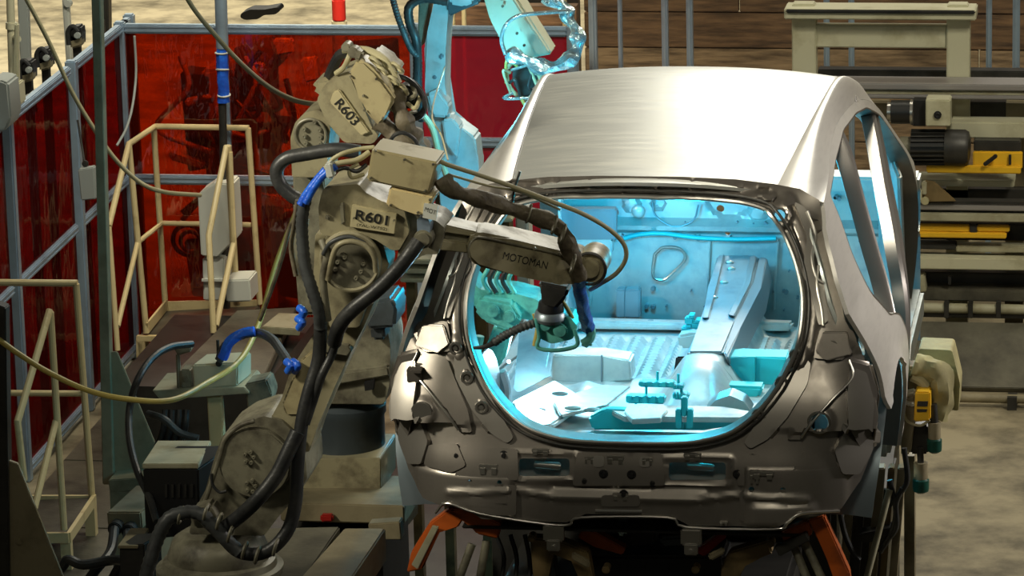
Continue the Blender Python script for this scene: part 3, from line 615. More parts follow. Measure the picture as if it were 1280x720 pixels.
jb2 = B().pr([(487, 234), (543, 246), (531, 270), (520, 268), (482, 258)], Y1 - .19, .14, .006).o('junction_box', M['cream'], t, 'smaller yellowish box below')
bolts([(488, 257), (522, 266), (537, 250)], Y1 - .19, 1.5, jb2)
B().pr([(530, 254), (548, 256), (545, 276), (528, 272)], Y1 - .196, .004, 0).o('label_sheet', M['white'], t)
text('MOT', at(531, 261, Y=Y1 - .197), at(545, 266, Y=Y1 - .197), .014, M['ink'], t)
B().pr([(505, 262), (545, 276), (556, 285), (548, 318), (530, 318), (512, 330), (496, 325), (500, 300)], Y1 - .1, .18, .015, rnd=3).o('arm_root', M['robotg'], t)
cl = B().pr([(521, 274), (534, 268), (538, 285), (534, 306), (522, 302)], Y1 - .16, .06, .008, rnd=2).o('bracket', M['alu'], t)
B().disc(528, 300, Y1 - .17, 12, .08, .008).o('hose_clamp', M['robotg'], t)
YA = lambda x, y: Y1 - .1 + (x - 530) * .0022
ua = B().pr([(532, 273), (560, 280), (605, 290), (600, 312), (535, 310)], YA, .1, .006).o('upper_arm', M['robotg'], t)
B().pr([(534, 276), (600, 291), (600, 298), (534, 288)], lambda x, y: YA(x, y) - .02, .03, .004).pr([(534, 298), (600, 306), (596, 318), (536, 312)], lambda x, y: YA(x, y) - .02, .03, .004).o('flange', M['robot'], ua)
cvp = [(582, 310), (584, 300), (591, 292), (600, 291), (640, 299), (700, 313), (728, 322), (740, 328), (744, 338), (740, 350), (728, 357), (700, 356), (650, 346), (596, 334), (586, 324)]
cv = B().pr(cvp, lambda x, y: YA(x, y) - .05, .15, .012, vec=(-.02, .16, 0)).o('arm_cover', M['robot'], t)
B().tube([at(x, y, Y=YA(x, y) - .055) for x, y in ((586, 322), (586, 308), (592, 299), (602, 297), (640, 305), (690, 316), (722, 326))], .0035).o('seam', M['robotg'], cv)
text('MOTOMAN', at(629, 319, Y=YA(629, 0) - .051), at(684, 332, Y=YA(684, 0) - .051), .024, M['ink'], cv, nrm=(.78 * .0022 * 380, -1, .1), off=.002)
bolts([(605, 297), (635, 303), (668, 311), (699, 318)], -.5, 2, cv)
B().disc(737, 336, YA(737, 0) - .06, 20, .17, .02).o('wrist_joint', M['robot'], t)
B().torus(at(737, 336, Y=YA(737, 0) - .05), .052, .005).o('joint_seal', M['rubber'], t)
YW = .05
wr = B().pr([(672, 352), (712, 360), (708, 372), (694, 388), (678, 384), (676, 366)], YW - .05, .1, .01).o('wrist', M['dark'], t)
cc = at(688, 384, Y=YW); B().lathe(cc - V((0, 0, .03)), [(.042, 0), (.045, .02), (.04, .05), (.032, .055), (.03, .085), (.026, .09)], axis=(.05, -.1, 1)).o('wrist_motor', M['black'], t)
B().lathe(at(688, 400, Y=YW), [(.05, 0), (.055, .012), (.05, .03), (.044, .035)], axis=(.05, -.1, 1)).o('tool_flange', M['innerd'], t)
gm = mat('tool_cyan_lit', (0.16, 0.62, 0.54), 0.4, 0.25, (0.05, 0.25, 0.25), 12); M['teal'] = gm  # cyan arc light on the tools is put into this teal
g = B().pr([(670, 398), (712, 396), (722, 408), (716, 424), (690, 430), (672, 422)], YW - .02, .12, .012, rnd=3).o('gun_body', gm, t)
B().disc(700, 414, YW - .04, 9, .04).disc(682, 408, YW - .04, 7, .04).o('gun_boss', gm, g)
B().tube([at(x, y, Y=YW - .03) for x, y in ((670, 398), (674, 420), (672, 434), (690, 438), (710, 436), (722, 430), (718, 412))], .007).o('gun_frame', gm, t)
B().tube([at(x, y, Y=YW) for x, y in ((668, 392), (672, 410), (668, 432))], .008).o('gun_link', M['rope2'], t); B().tube([at(x, y, Y=YW) for x, y in ((700, 372), (708, 384), (716, 398))], .007).o('gun_link', M['rope2'], t)
tubepx([(668, 404, YW), (650, 410, YW), (630, 420, YW + .02), (618, 428, YW + .03)], .016, ribs=.2).o('torch_neck', M['conduit'], t)
tubepx([(620, 427, YW + .03), (608, 433, YW + .05), (592, 435, YW + .06)], lambda u: .012 - .007 * u).o('torch_tip', M['black'], t)
sl = B().tube([at(x, y, Y=Yv) for x, y, Yv in ((552, 222, -.7), (562, 236, -.7), (590, 246, -.62), (622, 256, -.56), (655, 266, -.5), (686, 277, -.45), (702, 288, -.42), (711, 308, -.4), (720, 330, -.38), (724, 346, -.35))],
              lambda u: .026 + .004 * math.sin(u * 26) + .002 * math.sin(u * 61), seg=16, wob=.22).o('dress_sleeve', M['wrap'], t)
for q in ((628, 257), (661, 267), (693, 281), (704, 292), (716, 330)): B().torus(at(*q, Y=-.5), .03, .0035, (1, .2, -.35), seg=20, sg=6).o('band', M['robotg'], sl)
tubepx([(722, 345, -.33), (726, 368, -.25), (730, 390, -.15), (735, 410, -.05)], .021, wob=.3, seg=14).o('blue_sleeve', M['blue'], t)
B().tube([at(x, y, Y=-.05) for x, y in ((733, 406), (738, 412), (738, 422), (730, 430))], .017, wob=.4).o('sleeve_end', gm, t)
for dx in (-6, 0, 5): B().tube([at(734, 424, Y=-.05), at(734 + dx, 432, Y=-.05)], .005).o('claw', gm, t)
tubepx([(548, 200, -.72), (560, 206, -.7), (600, 219, -.62), (640, 233, -.55), (690, 252, -.48), (730, 268, -.42), (762, 287, -.35), (780, 306, -.3), (782, 324, -.28), (770, 342, -.25), (750, 355, -.2), (738, 362, -.15)], .0075).o('hose', M['rope'], t, 'thin pale hose')
tubepx([(560, 218, -.68), (610, 232, -.6), (650, 240, -.52), (700, 262, -.45)], .004).o('hose', M['rope'], t)
B().tube([at(640, 258, Y=-.52), at(643, 236, Y=-.52), at(650, 214, Y=-.52)], .004).o('strap', M['rubber'], t)
# hoses at the elbow and down the arm
def hose(pts, r, m='rubber', ribs=0., nm='hose', lab=None, **k): return tubepx(pts, r, ribs=ribs, seg=12, **k).o(nm, M[m], t, lab)
hose([(523, 302, -.78), (512, 318, -.8), (496, 338, -.8), (472, 362, -.8), (440, 388, -.8), (424, 408, -.78), (418, 428, -.72)], .024, lab='thick black hose')
hose([(462, 190, -.7), (446, 200, -.72), (420, 205, -.74), (405, 214, -.74)], .009, 'rope')
hose([(468, 184, -.7), (450, 186, -.7), (428, 192, -.72), (415, 200, -.72), (404, 214, -.74)], .007, 'rope')
hose([(458, 206, -.7), (446, 214, -.72), (430, 210, -.72), (408, 218, -.74)], .007)
hose([(455, 218, -.7), (440, 222, -.72), (437, 212, -.72), (448, 205, -.72)], .006, 'rope')
hose([(408, 212, -.74), (396, 226, -.74), (384, 242, -.74), (376, 256, -.74)], .014, 'blue')
hose([(420, 208, -.76), (404, 220, -.76), (392, 236, -.76), (382, 254, -.76)], .011, 'blue')
B().pr([(405, 205), (414, 203), (418, 222), (408, 224)], -.78, .04, .005).o('hose_clamp', M['white'], t)
hose([(383, 246, -.72), (378, 270, -.72), (378, 300, -.72), (382, 335, -.73), (390, 362, -.74), (398, 388, -.74), (401, 410, -.72)], .021, 'conduit', .12, nm='corrugated_hose')
hose([(372, 250, -.68), (368, 280, -.66), (364, 310, -.6), (370, 345, -.6)], .008, 'wrap')
hose([(401, 395, -.72), (400, 430, -.7), (397, 455, -.7), (386, 490, -.72), (377, 530, -.74), (372, 580, -.76), (369, 630, -.78), (358, 666, -.8), (332, 690, -.82), (300, 690, -.82), (276, 668, -.82), (252, 644, -.82)], .022, lab='long black hose along the lower arm')
hose([(300, 690, -.83), (284, 676, -.83), (270, 660, -.83), (256, 646, -.83), (240, 640, -.83), (218, 644, -.84), (206, 654, -.85), (196, 676, -.86), (188, 700, -.88), (180, 730, -.9)], .024, 'conduit', .12, nm='corrugated_hose')
hose([(372, 540, -.78), (360, 565, -.8), (345, 595, -.82), (322, 624, -.84), (300, 645, -.82), (280, 660, -.8)], .024)
hose([(420, 425, -.7), (414, 445, -.7), (402, 470, -.72), (392, 500, -.72), (382, 530, -.74)], .014)
hose([(402, 300, -.72), (408, 320, -.74), (404, 345, -.74), (406, 372, -.74), (410, 400, -.72)], .012, 'robotg')
hose([(404, 318, -.75), (414, 303, -.77), (436, 296, -.77), (456, 304, -.77)], .007, 'conduit')
hose([(410, 350, -.75), (416, 320, -.77), (424, 306, -.78), (440, 302, -.78), (458, 308, -.78), (468, 322, -.78), (470, 340, -.77)], .009, 'robot')
for x, y in ((258, 640), (274, 652), (288, 668), (306, 688), (322, 694), (345, 684), (226, 644)): B().torus(at(x, y, Y=-.83), .026, .006, (1, 0, -.3), seg=16, sg=6).o('hose_band', M['robotg'], t)
for i, (x, y) in enumerate(((374, 385), (372, 398), (366, 452), (358, 452))): hose([(x, y, -.62), (x + 6, y + 5, -.64), (x + 2, y + 12, -.62)], .013, 'blue')
B().pr([(236, 640), (262, 632), (272, 650), (262, 660), (240, 662)], -.78, .1, .01).o('hose_bracket', M['robotg'], t)

# ---- third robot, behind, lit by its arc
Y5 = 3.4
t = thing('welding_robot', at(560, 200, Y=Y5) - V((0, 0, 1.5)), 'tall grey robot lit cyan, behind the car roof at top centre', 'robot')
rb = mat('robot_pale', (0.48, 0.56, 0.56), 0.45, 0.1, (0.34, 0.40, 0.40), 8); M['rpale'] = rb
B().pr([(530, 58), (534, 40), (543, 0), (546, -30), (560, -30), (560, 20), (557, 60), (556, 105), (560, 150), (574, 158), (594, 172), (598, 205), (598, 330), (555, 330), (545, 190), (536, 150), (531, 110)], Y5, .14, .01).o('lower_arm', rb, t)
B().pr([(524, -30), (541, -30), (536, 12), (530, 50), (526, 60), (522, 40)], Y5 + .05, .1, .006).o('back_link', M['robotg'], t)
B().pr([(548, 68), (554, 67), (554, 74), (548, 75)], Y5 - .01, .03).disc(543, 97, Y5 - .01, 2.5, .02).o('hatch', M['innerd'], t)
B().pr([(533, 118), (546, 112), (561, 132), (558, 148), (540, 146)], Y5 - .06, .1, .01).pr([(552, 150), (566, 148), (575, 160), (570, 200), (556, 180)], Y5 - .05, .1, .008).o('bracket', rb, t)
B().pr([(540, -20), (600, -20), (600, 5), (580, 12), (560, 22), (560, 2)], Y5 - .05, .2, .01).o('elbow_housing', M['robotb'], t)
B().pr([(560, -10), (590, -10), (592, 4), (580, 9), (562, 6)], Y5 - .1, .06, .01).o('elbow_cover', rb, t)
B().pr([(602, -10), (640, -10), (654, 10), (690, 68), (650, 76), (636, 70), (612, 25)], Y5 - .12, .14, .01).o('upper_arm', M['creamw'], t)
B().pr([(624, 0), (640, -4), (686, 66), (672, 70)], Y5 - .15, .04, .006).o('arm_cover', M['creamw'], t)
bolts([(628, 8), (646, 42), (655, 57)], Y5 - .16, 1.8, t)
wc = at(655, 100, Y=Y5 - .2)
B().torus(wc, .085, .009, (.5, 1, .2), seg=32).o('hose_ring', M['rope'], t)
B().pr([(640, 78), (668, 76), (684, 92), (672, 118), (652, 124), (640, 104)], Y5 - .15, .12, .01).o('wrist', M['dark'], t)
for k in range(10):
    a = k * .65; p0 = wc + V((.06 * math.cos(a), -.03, .07 * math.sin(a)))
    B().tube([p0, p0 + V((R.uniform(-.04, .04), -.03, R.uniform(-.04, .04))), wc + V((.07 * math.cos(a + 1.3), -.02, .08 * math.sin(a + 1.3)))], .0065).o('wire', [M['rope'], M['rubber'], M['foil'], M['rope2']][k % 4], t)
tubepx([(636, 68, Y5 - .25), (655, 74, Y5 - .28), (680, 84, Y5 - .3), (705, 78, Y5 - .3), (720, 62, Y5 - .28), (722, 42, Y5 - .25), (710, 22, Y5 - .22), (704, 8, Y5 - .2), (680, -5, Y5 - .2)], lambda u: .026 + .008 * math.sin(u * 34), wob=.5, seg=14).o('foil_sleeve', M['foil'], t)
tubepx([(632, 68, Y5 - .3), (627, 50, Y5 - .3), (632, 32, Y5 - .3), (648, 20, Y5 - .3), (680, 16, Y5 - .3), (708, 14, Y5 - .3)], .0085).o('hose', M['foil'], t)
tubepx([(560, 2, Y5 - .15), (530, -2, Y5 - .15), (512, 8, Y5 - .15), (512, 28, Y5 - .15), (520, 50, Y5 - .15), (522, 80, Y5 - .12), (522, 110, Y5 - .1), (528, 150, Y5 - .05)], .02, ribs=.1, seg=12).o('hose', M['rubber'], t)
tubepx([(490, -5, Y5 - .18), (497, 20, Y5 - .18), (506, 44, Y5 - .18), (514, 62, Y5 - .16), (522, 70, Y5 - .14)], .014, ribs=.15).o('hose', M['conduit'], t)
tubepx([(556, 84, Y5 - .1), (540, 140, .9), (552, 170, .6), (560, 200, .4)], .003).o('wire', M['rope'], t)
tubepx([(526, 140, Y5 - .3), (540, 160, Y5 - .3), (548, 190, Y5 - .3), (560, 225, Y5 - .3)], .013).o('hose', M['rope'], t)
a0 = at(572, 30, Y=3.0)
point('arc_glow_rear', at(585, 95, Y=2.9), 10, (0.15, 0.75, 1.0), .04)

# ---- robot working inside the car
Y6 = .95
t = thing('welding_robot', at(640, 470, Y=Y6) - V((0, 0, .3)), 'pale robot wrist with welding gun inside the car, left of the opening', 'robot')
B().pr([(588, 350), (600, 362), (640, 366), (670, 374), (688, 388), (672, 402), (640, 396), (596, 384), (584, 376)], Y6, .16, .015, rnd=3).o('forearm', gm, t)
B().pr([(600, 372), (640, 380), (652, 400), (640, 416), (604, 402), (592, 388)], Y6 - .06, .12, .01).o('gear_case', gm, t)
B().disc(616, 390, Y6 - .08, 8, .03).disc(636, 397, Y6 - .08, 8, .03).o('cap', gm, t)
B().pr([(618, 405), (640, 412), (630, 452), (612, 470), (598, 466), (606, 436)], Y6 + .02, .1, .012).o('wrist', gm, t)
tubepx([(600, 420, Y6), (596, 450, Y6), (606, 480, Y6), (620, 500, Y6)], .016).o('hose', gm, t)
tubepx([(622, 466, Y6), (628, 490, Y6), (622, 520, Y6), (630, 540, Y6)], .03).pr([(610, 470), (632, 468), (640, 540), (620, 540)], Y6, .08, .01).o('gun_arm', M['innerd'], t)
for k in range(5): B().tube([at(610 + k * 8, 336, Y=Y6), at(604 + k * 8, 350, Y=Y6), at(612 + k * 8, 366, Y=Y6)], .008).o('cable', M['rubber'] if k % 2 else gm, t)
ac = at(636, 452, Y=.85)

# ================================================================== CAR BODY
car = thing('car_body', (0, 1.8, .1), 'bare steel car body shell with open tailgate on the line', 'car body')
XT = [(0.05, .79), (.1, .80), (.3, .83), (.5, .85), (.7, .845), (.85, .81), (1.0, .75), (1.2, .67), (1.3, .61), (1.37, .53), (1.45, .4)]
TT = [(-.2, .93), (0, .95), (.5, 1), (1.5, 1), (2.5, .95), (3.5, .87)]
def smooth_tab(tab, n=8):
    P = smooth_pts([V((a, b, 0)) for a, b in tab], n); return [(p.x, p.y) for p in P]
XT = smooth_tab(XT); TT = smooth_tab(TT)
def XS(y, z): return ipl(z, XT) * ipl(y, TT)
# roof
ZC = smooth_tab([(.48, 1.352), (.8, 1.385), (1.2, 1.417), (1.5, 1.432), (1.8, 1.438), (2.0, 1.424), (2.2, 1.382), (2.4, 1.325), (2.6, 1.26)])
XD = smooth_tab([(.48, .445), (.9, .475), (1.5, .51), (2.1, .535), (2.6, .53)])
rows = []
for i in range(44):
    y = .48 + (2.5 - .48) * i / 43; xd = ipl(y, XD); zc = ipl(y, ZC); r_ = []
    for j in range(-20, 21):
        u = j / 20; z = zc - .035 * abs(u) ** 2.3
        yy = y + (0.03 * (1 - u * u)) * (-1 if i < 3 else 0) * (1 - i / 3)
        r_.append((xd * u, yy - .03 * 0, z))
    rows.append(r_)
B().loft(rows).solid(.012).o('roof_panel', M['roofm'], car)
ZTt = smooth_tab([(.45, 1.285), (.8, 1.305), (1.1, 1.325), (1.5, 1.33), (2.0, 1.295), (2.3, 1.24), (2.55, 1.15), (2.8, 1.01), (3.1, .85), (3.4, .72)])
def zt(y): return ipl(y, ZTt)
for s_, nm in ((1, 'right'), (-1, 'left')):
    rows = []; rd = []
    for i in range(60):
        y = .47 + (3.3 - .47) * i / 59
        xd = ipl(y, XD) + .006; zd = ipl(y, ZC) - .035
        if y > 2.4: k_ = (y - 2.4) / .9; xd = .536 + .10 * k_; zd = 1.29 - .56 * k_
        zb = zt(y); xb_ = XS(y, zb); r_ = []
        if zd < zb + .03: zd = zb + .03
        for j in range(11):
            u = j / 10
            # ditch lip, crown then down to the window line
            x = xd + (xb_ - xd) * (u ** .85); z = zd + (zb - zd) * (u ** 1.7) + .014 * math.sin(PI * min(1, u * 1.15)) * (1 if u < .87 else 0)
            r_.append((s_ * x, y, z))
        rows.append(r_)
        rd.append((s_ * (xd - .004), y, zd - .006))
    B().loft(rows).solid(.02).o('roof_rail', M['skin'], car)
    B().tube(rd, .006, sm=False, seg=6).o('roof_ditch', M['dark'] if s_ < 0 else M['flange'], car)
    # outer side with apertures
    top = [(y, zt(y)) for y in [.47 + k * .14 for k in range(21)]]
    rear = [(.3, 1.24), (.24, 1.20), (.17, 1.1), (.14, .99), (.20, .88), (.27, .76), (.30, .66)]
    AC, AR, AH = .60, .42, .43
    arch = [(AC + AR * math.cos(a), .27 + AH * math.sin(a)) for a in [PI * k / 14 for k in range(15)]]   # from front to rear
    outl = top + [(3.35, .72), (3.35, .3), (3.2, .12), (1.35, .12), (1.24, .2)] + [q for q in arch if q[0] > .31] + rear[:7][::-1]
    ap1 = round_poly([(.60, 1.278), (1.05, 1.302), (1.5, 1.308), (1.9, 1.28), (2.2, 1.235), (2.5, 1.14), (2.72, 1.02), (3.0, .86), (3.15, .7), (3.15, .22), (1.38, .22), (1.30, .45), (1.16, .64), (.98, .76), (.84, .80), (.74, .82), (.545, .95), (.50, 1.10)], .05, 4)
    def fo(y, z, s_=s_):
        x = XS(y, z)
        for py, pz, ry, rz, h in ((.62, .62, .35, .02, .012), (.3, .98, .12, .02, -.01)):
            d = math.hypot((y - py) / ry, (z - pz) / rz)
            if d < 1: x += h * (1 - d * d)
        dist = abs(math.hypot(y - AC, z - .27) - .43)
        if dist < .04: x += .014 * (1 - dist / .04)
        return (s_ * x, y, z)
    sheet(outl, [ap1], fo, .035, .014).o('side_panel', M['skin'], car)
    # inner side and pillars
    def fi(y, z, s_=s_):
        x = XS(y, z) - .075 - .02 * math.sin(y * 9) * sstep(.9, .6, z)
        return (s_ * x, y, z)
    shr = lambda P, k: [(p[0], p[1]) for p in P]
    inn = [(y, z - .015) for y, z in top[:-1]] + [(3.3, .7), (3.3, .14), (1.3, .14), (1.22, .36), (1.08, .60), (.7, .66), (.4, .6), (.25, .6), (.22, .8), (.25, 1.0), (.36, 1.2)]
    def grow(P, g):
        cx = sum(p[0] for p in P) / len(P); cy = sum(p[1] for p in P) / len(P); out = []
        for p in P:
            d = math.hypot(p[0] - cx, p[1] - cy); out.append((cx + (p[0] - cx) * (1 - g / d), cy + (p[1] - cy) * (1 - g / d)))
        return out
    sheet(inn, [grow(ap1, .02)] + [circ(.42, .8, .03), circ(.36, .68, .025)], fi, .04, .01).o('inner_side_panel', M['inner'], car)
    # aperture returns (pillar sides)
    for ap in (ap1,):
        P = resample(ap, .04); g2 = [fi(*p) for p in resample(grow(ap, .02), .04)]
        b = B(); A = [b.bm.verts.new(fo(*p)) for p in P]; G = grow(P, .02); D = [b.bm.verts.new(fi(*p)) for p in G]; n = len(A)
        for k in range(n): b.bm.faces.new((A[k], A[(k + 1) % n], D[(k + 1) % n], D[k]))
        b.solid(.006); b.o('aperture_flange', M['steel'], car)
    # slim pillars following the side surface
    for nm_, cl_, wd_ in (('rear_pillar', [(1.50, 1.325), (1.36, 1.24), (1.23, 1.15), (1.09, 1.0), (.96, .86), (.90, .77)], .05), ('centre_pillar', [(2.50, 1.17), (2.21, 1.05), (1.95, .96), (1.74, .88), (1.55, .80), (1.46, .7), (1.42, .5), (1.40, .2)], .075)):
        C_ = smooth_pts([V((*q, 0)) for q in cl_], 5); rows = []
        for k, q in enumerate(C_):
            d = (C_[min(k + 1, len(C_) - 1)] - C_[max(k - 1, 0)]).normalized(); n_ = V((-d.y, d.x, 0)); r_ = []
            for u, dep in ((-1, .055), (-1, .012), (-.7, 0), (-.3, .008), (.3, .008), (.7, 0), (1, .012), (1, .055)):
                e = q + n_ * u * wd_ * (.5 + (.35 * k / len(C_) if nm_[0] == 'c' else .0)); r_.append((s_ * (XS(e.x, e.y) - dep - .006), e.x, e.y))
            rows.append(r_)
        B().loft(rows).solid(.008).o(nm_, M['pillar'], car)
    # wheel house
    rows = []
    for k in range(15):
        a = PI * k / 14; y, z = AC + AR * math.cos(a), .27 + AH * math.sin(a)
        rows.append([(s_ * (XS(y, z) - .004), y, z), (s_ * .72, y, z + .01), (s_ * .60, AC + .95 * AR * math.cos(a), .27 + .95 * AH * math.sin(a)), (s_ * .585, AC + .7 * AR * math.cos(a), .27 + .7 * AH * math.sin(a))])
    B().loft(rows).solid(.008).o('wheel_house', M['innerd'], car)
    sheet([(.21, .27), (.99, .27)] + arch[1:-1][::1], [], lambda y, z, s_=s_: (s_ * .585, y, z), .08, .008).o('wheel_house_wall', M['innerd'], car)

# rear surround
YB_T = smooth_tab([(.2, 0), (.30, 0), (.45, .02), (.55, .05), (.7, .10), (.85, .18), (1.0, .255), (1.15, .355), (1.3, .45), (1.36, .50), (1.45, .6)])
def YB(x, z):
    ax = abs(x); y = ipl(z, YB_T)
    w_ = ipl(z, [(.3, .60), (.6, .66), (.9, .60), (1.2, .5), (1.36, .42)])
    y += 1.6 * max(0, ax - w_) ** 2 * sstep(1.36, 1.2, z)
    if z < .6: y += .9 * max(0, ax - .45) ** 2
    return y
def px2(px, py):
    y = .2
    for _ in range(12): p = at(px, py, Y=y); y = YB(p.x, p.z)
    return (p.x, p.z)
outR = [(855, 221), (920, 224), (968, 230), (1000, 236), (1024, 250), (1034, 300), (1046, 350), (1056, 400), (1076, 436), (1092, 480), (1098, 520), (1092, 560), (1076, 600), (1052, 634), (1022, 643), (1000, 640), (988, 648), (970, 658), (862, 657), (838, 645)]
R3 = [px2(*q) for q in outR]
outline = R3 + [(-x, z) for x, z in R3[::-1]]
opR = [(850, 245), (900, 248), (945, 256), (968, 270), (989, 310), (1001, 350), (1004, 385), (999, 425), (984, 462), (960, 500), (925, 533), (890, 547), (840, 553)]
O3 = [px2(*q) for q in opR]
O3 = [(x, z) for x, z in O3]
opening = O3 + [(-x, z) for x, z in O3[::-1]]
opening = [(p.x, p.y) for p in smooth_pts([V((*p, 0)) for p in opening + [opening[0]]], 4)][:-1]
def rect(px0, py0, px1, py1, r=3): return [px2(*q) for q in round_poly([(px0, py0), (px1, py0), (px1, py1), (px0, py1)], r)]
holes = [opening, rect(649, 573, 712, 595, 5), rect(836, 578, 907, 600, 5)]
feat_h = [(975, 268, 7), (1024, 527, 11), (1040, 433, 7), (532, 417, 6), (588, 601, 3), (625, 602, 3), (940, 610, 3.5), (979, 611, 3.5), (575, 568, 3), (630, 569, 3)]
SC = 14.2 / 5300
for x, y, r_ in feat_h:
    c_ = px2(x, y); holes.append(circ(c_[0], c_[1], r_ * SC, 14))
# relief features: (kind, ...)
rel_disc = []
for x, y, r_, h in ((975, 268, 15, .014), (1024, 527, 17, .010), (995, 443, 14, .010), (977, 478, 8, .006), (948, 518, 8, .006), (571, 433, 13, .010), (585, 470, 8, .006), (603, 507, 8, .006), (532, 417, 14, .01), (1040, 433, 14, .01), (528, 514, 16, .012)):
    c_ = px2(x, y); rel_disc.append((c_[0], c_[1], r_ * SC, h))
def seg_d(x, z, a, b):
    dx, dz = b[0] - a[0], b[1] - a[1]; t_ = max(0, min(1, ((x - a[0]) * dx + (z - a[1]) * dz) / (dx * dx + dz * dz + 1e-12)))
    return math.hypot(x - a[0] - t_ * dx, z - a[1] - t_ * dz)
rel_line = []
def ridge(pts, wpx, h, mirror=False):
    P = [px2(*q) for q in pts]; rel_line.append((P, wpx * SC, h, (min(p[0] for p in P) - .05, max(p[0] for p in P) + .05, min(p[1] for p in P) - .05, max(p[1] for p in P) + .05)))
    if mirror:
        P = [(-x, z) for x, z in P]; rel_line.append((P, wpx * SC, h, (min(p[0] for p in P) - .05, max(p[0] for p in P) + .05, min(p[1] for p in P) - .05, max(p[1] for p in P) + .05)))
ridge([(985, 250), (1003, 290), (1014, 340), (1018, 390), (1010, 440), (990, 490), (960, 520)], 7, .018, True)
ridge([(690, 608), (885, 612)], 3, -.012); ridge([(560, 614), (640, 612), (700, 622), (865, 626), (930, 618), (1010, 622)], 4, .012)
ridge([(640, 566), (720, 566), (722, 600), (642, 600), (640, 566)], 2.5, .008); ridge([(828, 572), (914, 572), (914, 606), (830, 606), (828, 572)], 2.5, .008)
ridge([(720, 573), (735, 575), (738, 600)], 2, .008)
ridge([(740, 572), (815, 574)], 2, .008); ridge([(738, 604), (812, 606)], 2.5, .01)
ridge([(640, 232), (960, 240)], 4, -.022); ridge([(640, 240), (960, 248)], 2.5, .014)
for x in (737, 779, 822, 865, 695): ridge([(x, 226), (x, 244)], 2.5, .018)
ridge([(925, 236), (965, 246)], 4, .02, True)
rel_box = [(px2(930, 580), px2(1060, 650), .016), (px2(520, 580), px2(640, 640), .012), (px2(940, 630), px2(1020, 655), .01), (px2(745, 578), px2(762, 600), .006), (px2(780, 580), px2(800, 600), .006)]
def relief(x, z):
    h = 0
    for cx, cz, r_, a in rel_disc:
        d = math.hypot(x - cx, z - cz)
        if d < r_ * 1.25: h += a * sstep(r_ * 1.25, r_ * .85, d)
    for P, w_, a, bb in rel_line:
        if bb[0] < x < bb[1] and bb[2] < z < bb[3]:
            d = min(seg_d(x, z, p, q) for p, q in zip(P, P[1:]))
            if d < w_ * 1.3: h += a * .6 * sstep(w_ * 1.3, w_ * .6, d)
    for (a, b, h_) in rel_box:
        h += h_ * sstep(a[0] - .01, a[0] + .01, x) * sstep(b[0] + .01, b[0] - .01, x) * sstep(b[1] - .01, b[1] + .01, z) * sstep(a[1] + .01, a[1] - .01, z)
    ax = abs(x)
    # broad pressings beside the opening
    return h
def frear(x, z): return (x, YB(x, z) - relief(x, z), z)
sheet(outline, holes, frear, .0105, .008).o('tailgate_surround', M['steel'], car, 'grey pressed steel panel around the tailgate opening', ang=38)
def overlay(pts, h, m='steel', nm='pressed_plate', holes_=(), sides=(1, -1), th=.006, rnd_=4):
    for s_ in sides:
        P = [px2(*q) for q in round_poly(pts, rnd_, 2)]; H_ = [circ(*px2(x, y), r_ * SC) for x, y, r_ in holes_]
        ov = sheet(P, H_, lambda x, z: (s_ * x, YB(x, z) - h - .004, z), .016, .02)
        ov.o(nm, M[m], car, ang=30)
overlay([(993, 250), (1006, 256), (1023, 290), (1016, 338), (1030, 350), (1036, 400), (1024, 405), (1014, 360), (1003, 340), (1010, 295), (1000, 268)], .016, 'steelb')
overlay([(1026, 408), (1066, 410), (1072, 424), (1054, 448), (1018, 446), (1020, 430)], .014, 'steel', holes_=[(1040, 430, 7)])
overlay([(1022, 456), (1056, 450), (1066, 470), (1044, 496), (1016, 526), (1004, 548), (984, 548), (990, 520)], .010, 'steel', holes_=[(1024, 527, 10)])
overlay([(1064, 458), (1084, 462), (1094, 500), (1092, 560), (1076, 590), (1054, 590), (1044, 560), (1062, 530), (1060, 490)], .022, 'steelb')
overlay([(1004, 562), (1044, 566), (1050, 592), (1010, 600), (990, 590)], .012, 'steel')
overlay([(975, 482), (1004, 446), (1014, 452), (1010, 478), (985, 520), (960, 548), (938, 560), (930, 552)], .008, 'steelb')
overlay([(722, 564), (828, 565), (832, 606), (716, 606)], .007, 'steel', sides=(1,))
overlay([(925, 566), (1000, 566), (1005, 606), (922, 606)], .007, 'steel')
overlay([(742, 568), (756, 568), (756, 582), (742, 582)], .012, 'steelb', sides=(1,)); overlay([(800, 569), (814, 569), (814, 582), (800, 582)], .012, 'steelb', sides=(1,))
overlay([(925, 612), (1030, 606), (1036, 634), (1010, 632), (985, 646), (968, 652), (925, 650)], .008, 'steel')
overlay([(752, 618), (800, 618), (800, 632), (752, 632)], .006, 'steel', sides=(1,))
# weatherstrip flange and return
FL = [V(frear(*p)) for p in resample(opening, .03)]
B().tube([p + V((0, -.014, 0)) for p in FL] + [FL[0] + V((0, -.014, 0))], .0085, sm=False, seg=8, caps=False).o('opening_flange', M['flange'], car)
B().tube([p + V((0, -.012, 0)) + (p - V((0, .3, .95))).normalized() * .022 for p in FL] + [FL[0] + V((0, -.012, 0)) + (FL[0] - V((0, .3, .95))).normalized() * .022], .005, sm=False, seg=8, caps=False).o('drain_channel', M['dark'], car)
rows = []
for d, g in ((0, 0), (.015, .0), (.03, -.01), (.055, -.02)):
    rows.append([(p.x * (1 + g), p.y + d, .95 + (p.z - .95) * (1 + g * .5)) for p in FL] )
B().loft([[q for q in r_] for r_ in rows], closed=True).solid(.005).o('opening_return', M['inner'], car)
